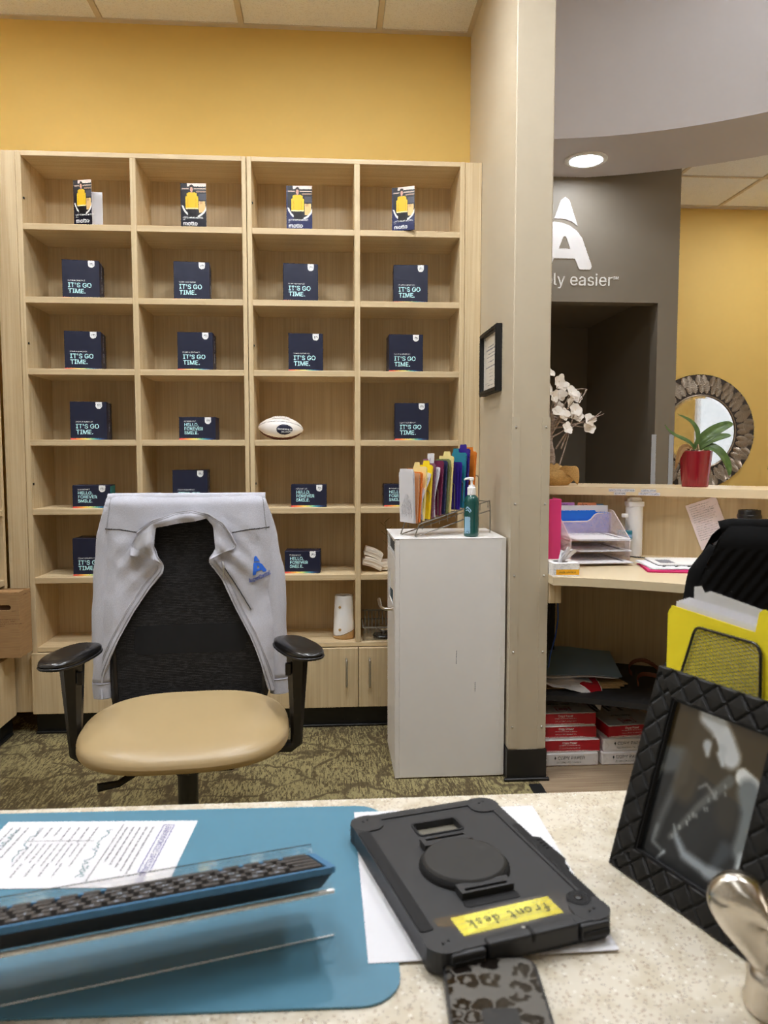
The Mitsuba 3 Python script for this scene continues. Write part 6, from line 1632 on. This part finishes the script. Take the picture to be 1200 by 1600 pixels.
for s in (-1, 1):
    obj('sleeve', sleeve([(s * .18, -.235, .93), (s * .215, -.225, .85), (s * .232, -.21, .74), (s * .232, -.20, .60), (s * .23, -.20, .50)], [.03, .042, .042, .040, .036], .8), 'knit_black', t, M=BCU, smooth=True)

# ================================================================== portal sign, guards, mirror
SG = basis((0, PY - .1005, 0), (1, 0, 0), (0, 0, 1))
prin('sign_white', (244, 243, 240), .4)
t = thing('wall_sign', 'white letter A logo and slogan applied to the dark taupe portal wall', 'sign')
s_, zy = .418, 2.275
a_ = affinity.translate(logo_a(s_ * .985), 1.374, zy)
capb = sorted(getattr(a_, 'geoms', [a_]), key=lambda g: g.centroid.y)
obj('letter_body', xf(prism(capb[0], -.003, .004), SG), 'sign_white', t)
obj('letter_cap', xf(prism(capb[-1], -.003, .004), SG), 'sign_white', t)
g = text('simply easier', .068, .004, False); wd = text_w(g); g.apply_transform(np.diag([.555 / wd, 1, 1, 1])); g.apply_translation([1.104, 2.184, 0])
obj('slogan_lettering', xf(g, SG), 'sign_white', t)
g = text('SM', .016, .004, True); g.apply_translation([1.668, 2.222, 0]); obj('service_mark', xf(g, SG), 'sign_white', t)
prin('guard_clear', (186, 194, 204), .15, spec=.7)
for k, (x, nm) in enumerate(((1.940, 'left'), (2.048, 'right'))):
    g = thing('corner_guard', f'short clear plastic guard strip at the {nm} edge of the portal pier above the ledge', 'corner guard')
    obj('strip', cat([bx(x - .014, x + .014, PY - .1035, PY - .101, .10, 1.315)]), 'guard_clear', g)
    for z in (.4, .85, 1.275): obj('screw', xf(trimesh.creation.icosphere(subdivisions=1, radius=.004), move(x, PY - .1040, z)), 'steel', g)
t = thing('round_mirror', 'large round mirror in a dark embossed feather frame on the yellow far wall', 'mirror')
MC = np.array([2.905, YF - .004, 1.370]); MMx = basis(MC, (1, 0, 0), (0, 0, 1))
scene['mirror_silver'] = {'type': 'twosided', 'bsdf': {'type': 'conductor', 'material': 'none', 'specular_reflectance': {'type': 'rgb', 'value': .92}}}
prin('feather_metal', (150, 138, 124), .34, metal=.85)
prin('feather_dark', (58, 50, 44), .5, metal=.5)
obj('glass', prism(Point(0, 0).buffer(.262, quad_segs=24), .018, .022), 'mirror_silver', t, M=MMx)
bev = lathe([(.284, .0185), (.262, .0225), (.262, .0205), (.284, .0165), (.284, .0185)], 96)
obj('bevel', bev, 'mirror_silver', t, M=MMx)
obj('inner_trim', tube([(.287 * math.cos(a), .287 * math.sin(a), .022) for a in np.linspace(0, 2 * PI, 97)[:-1]], .006, 8, True), 'feather_metal', t, M=MMx, smooth=True)
obj('back_ring', lathe([(.27, .0), (.448, .0), (.450, .004), (.446, .010), (.30, .018), (.27, .018), (.27, 0)], 96), 'feather_dark', t, M=MMx, smooth=30)
def feather(L, W):
    n = 15; v, f = [], []
    for i in range(n + 1):
        s = i / n; w = W * (math.sin(PI * (.14 + .80 * s)) ** .6); x = s * L
        for q in (-1, -.06, .06, 1):
            xx = x - (.012 if abs(q) == 1 else 0) * -1 * (1 - s) - 0
            v.append((xx, q * w if abs(q) == 1 else q * W, (.0035 if abs(q) < .5 else .0012) + (.0026 if i % 2 else 0) * (abs(q) == 1) + .0016 * (i % 2)))
    for i in range(n):
        for k in range(3):
            a = i * 4 + k; f += [(a, a + 4, a + 5), (a, a + 5, a + 1)]
    return trimesh.Trimesh(v, f, process=False)
f1 = mikit.ply(feather(.108, .0265), 'feather_metal'); f2 = mikit.ply(feather(.085, .0265), 'feather_metal')
N = 44
for k in range(N):
    a = 2 * PI * k / N
    r = np.array([math.cos(a), math.sin(a), -.06]); tn = np.array([-math.sin(a), math.cos(a), 0])
    obj('feather', f1, None, t, M=MMx @ basis((.300 * r[0], .300 * r[1], .0185), r, tn) @ rotz(.10 * (-1) ** k))
for k in range(N):
    a = 2 * PI * (k + .5) / N
    r = np.array([math.cos(a), math.sin(a), -.04]); tn = np.array([-math.sin(a), math.cos(a), 0])
    obj('feather', f2, None, t, M=MMx @ basis((.362 * r[0], .362 * r[1], .0142), r, tn) @ rotz(.14 * (-1) ** k))
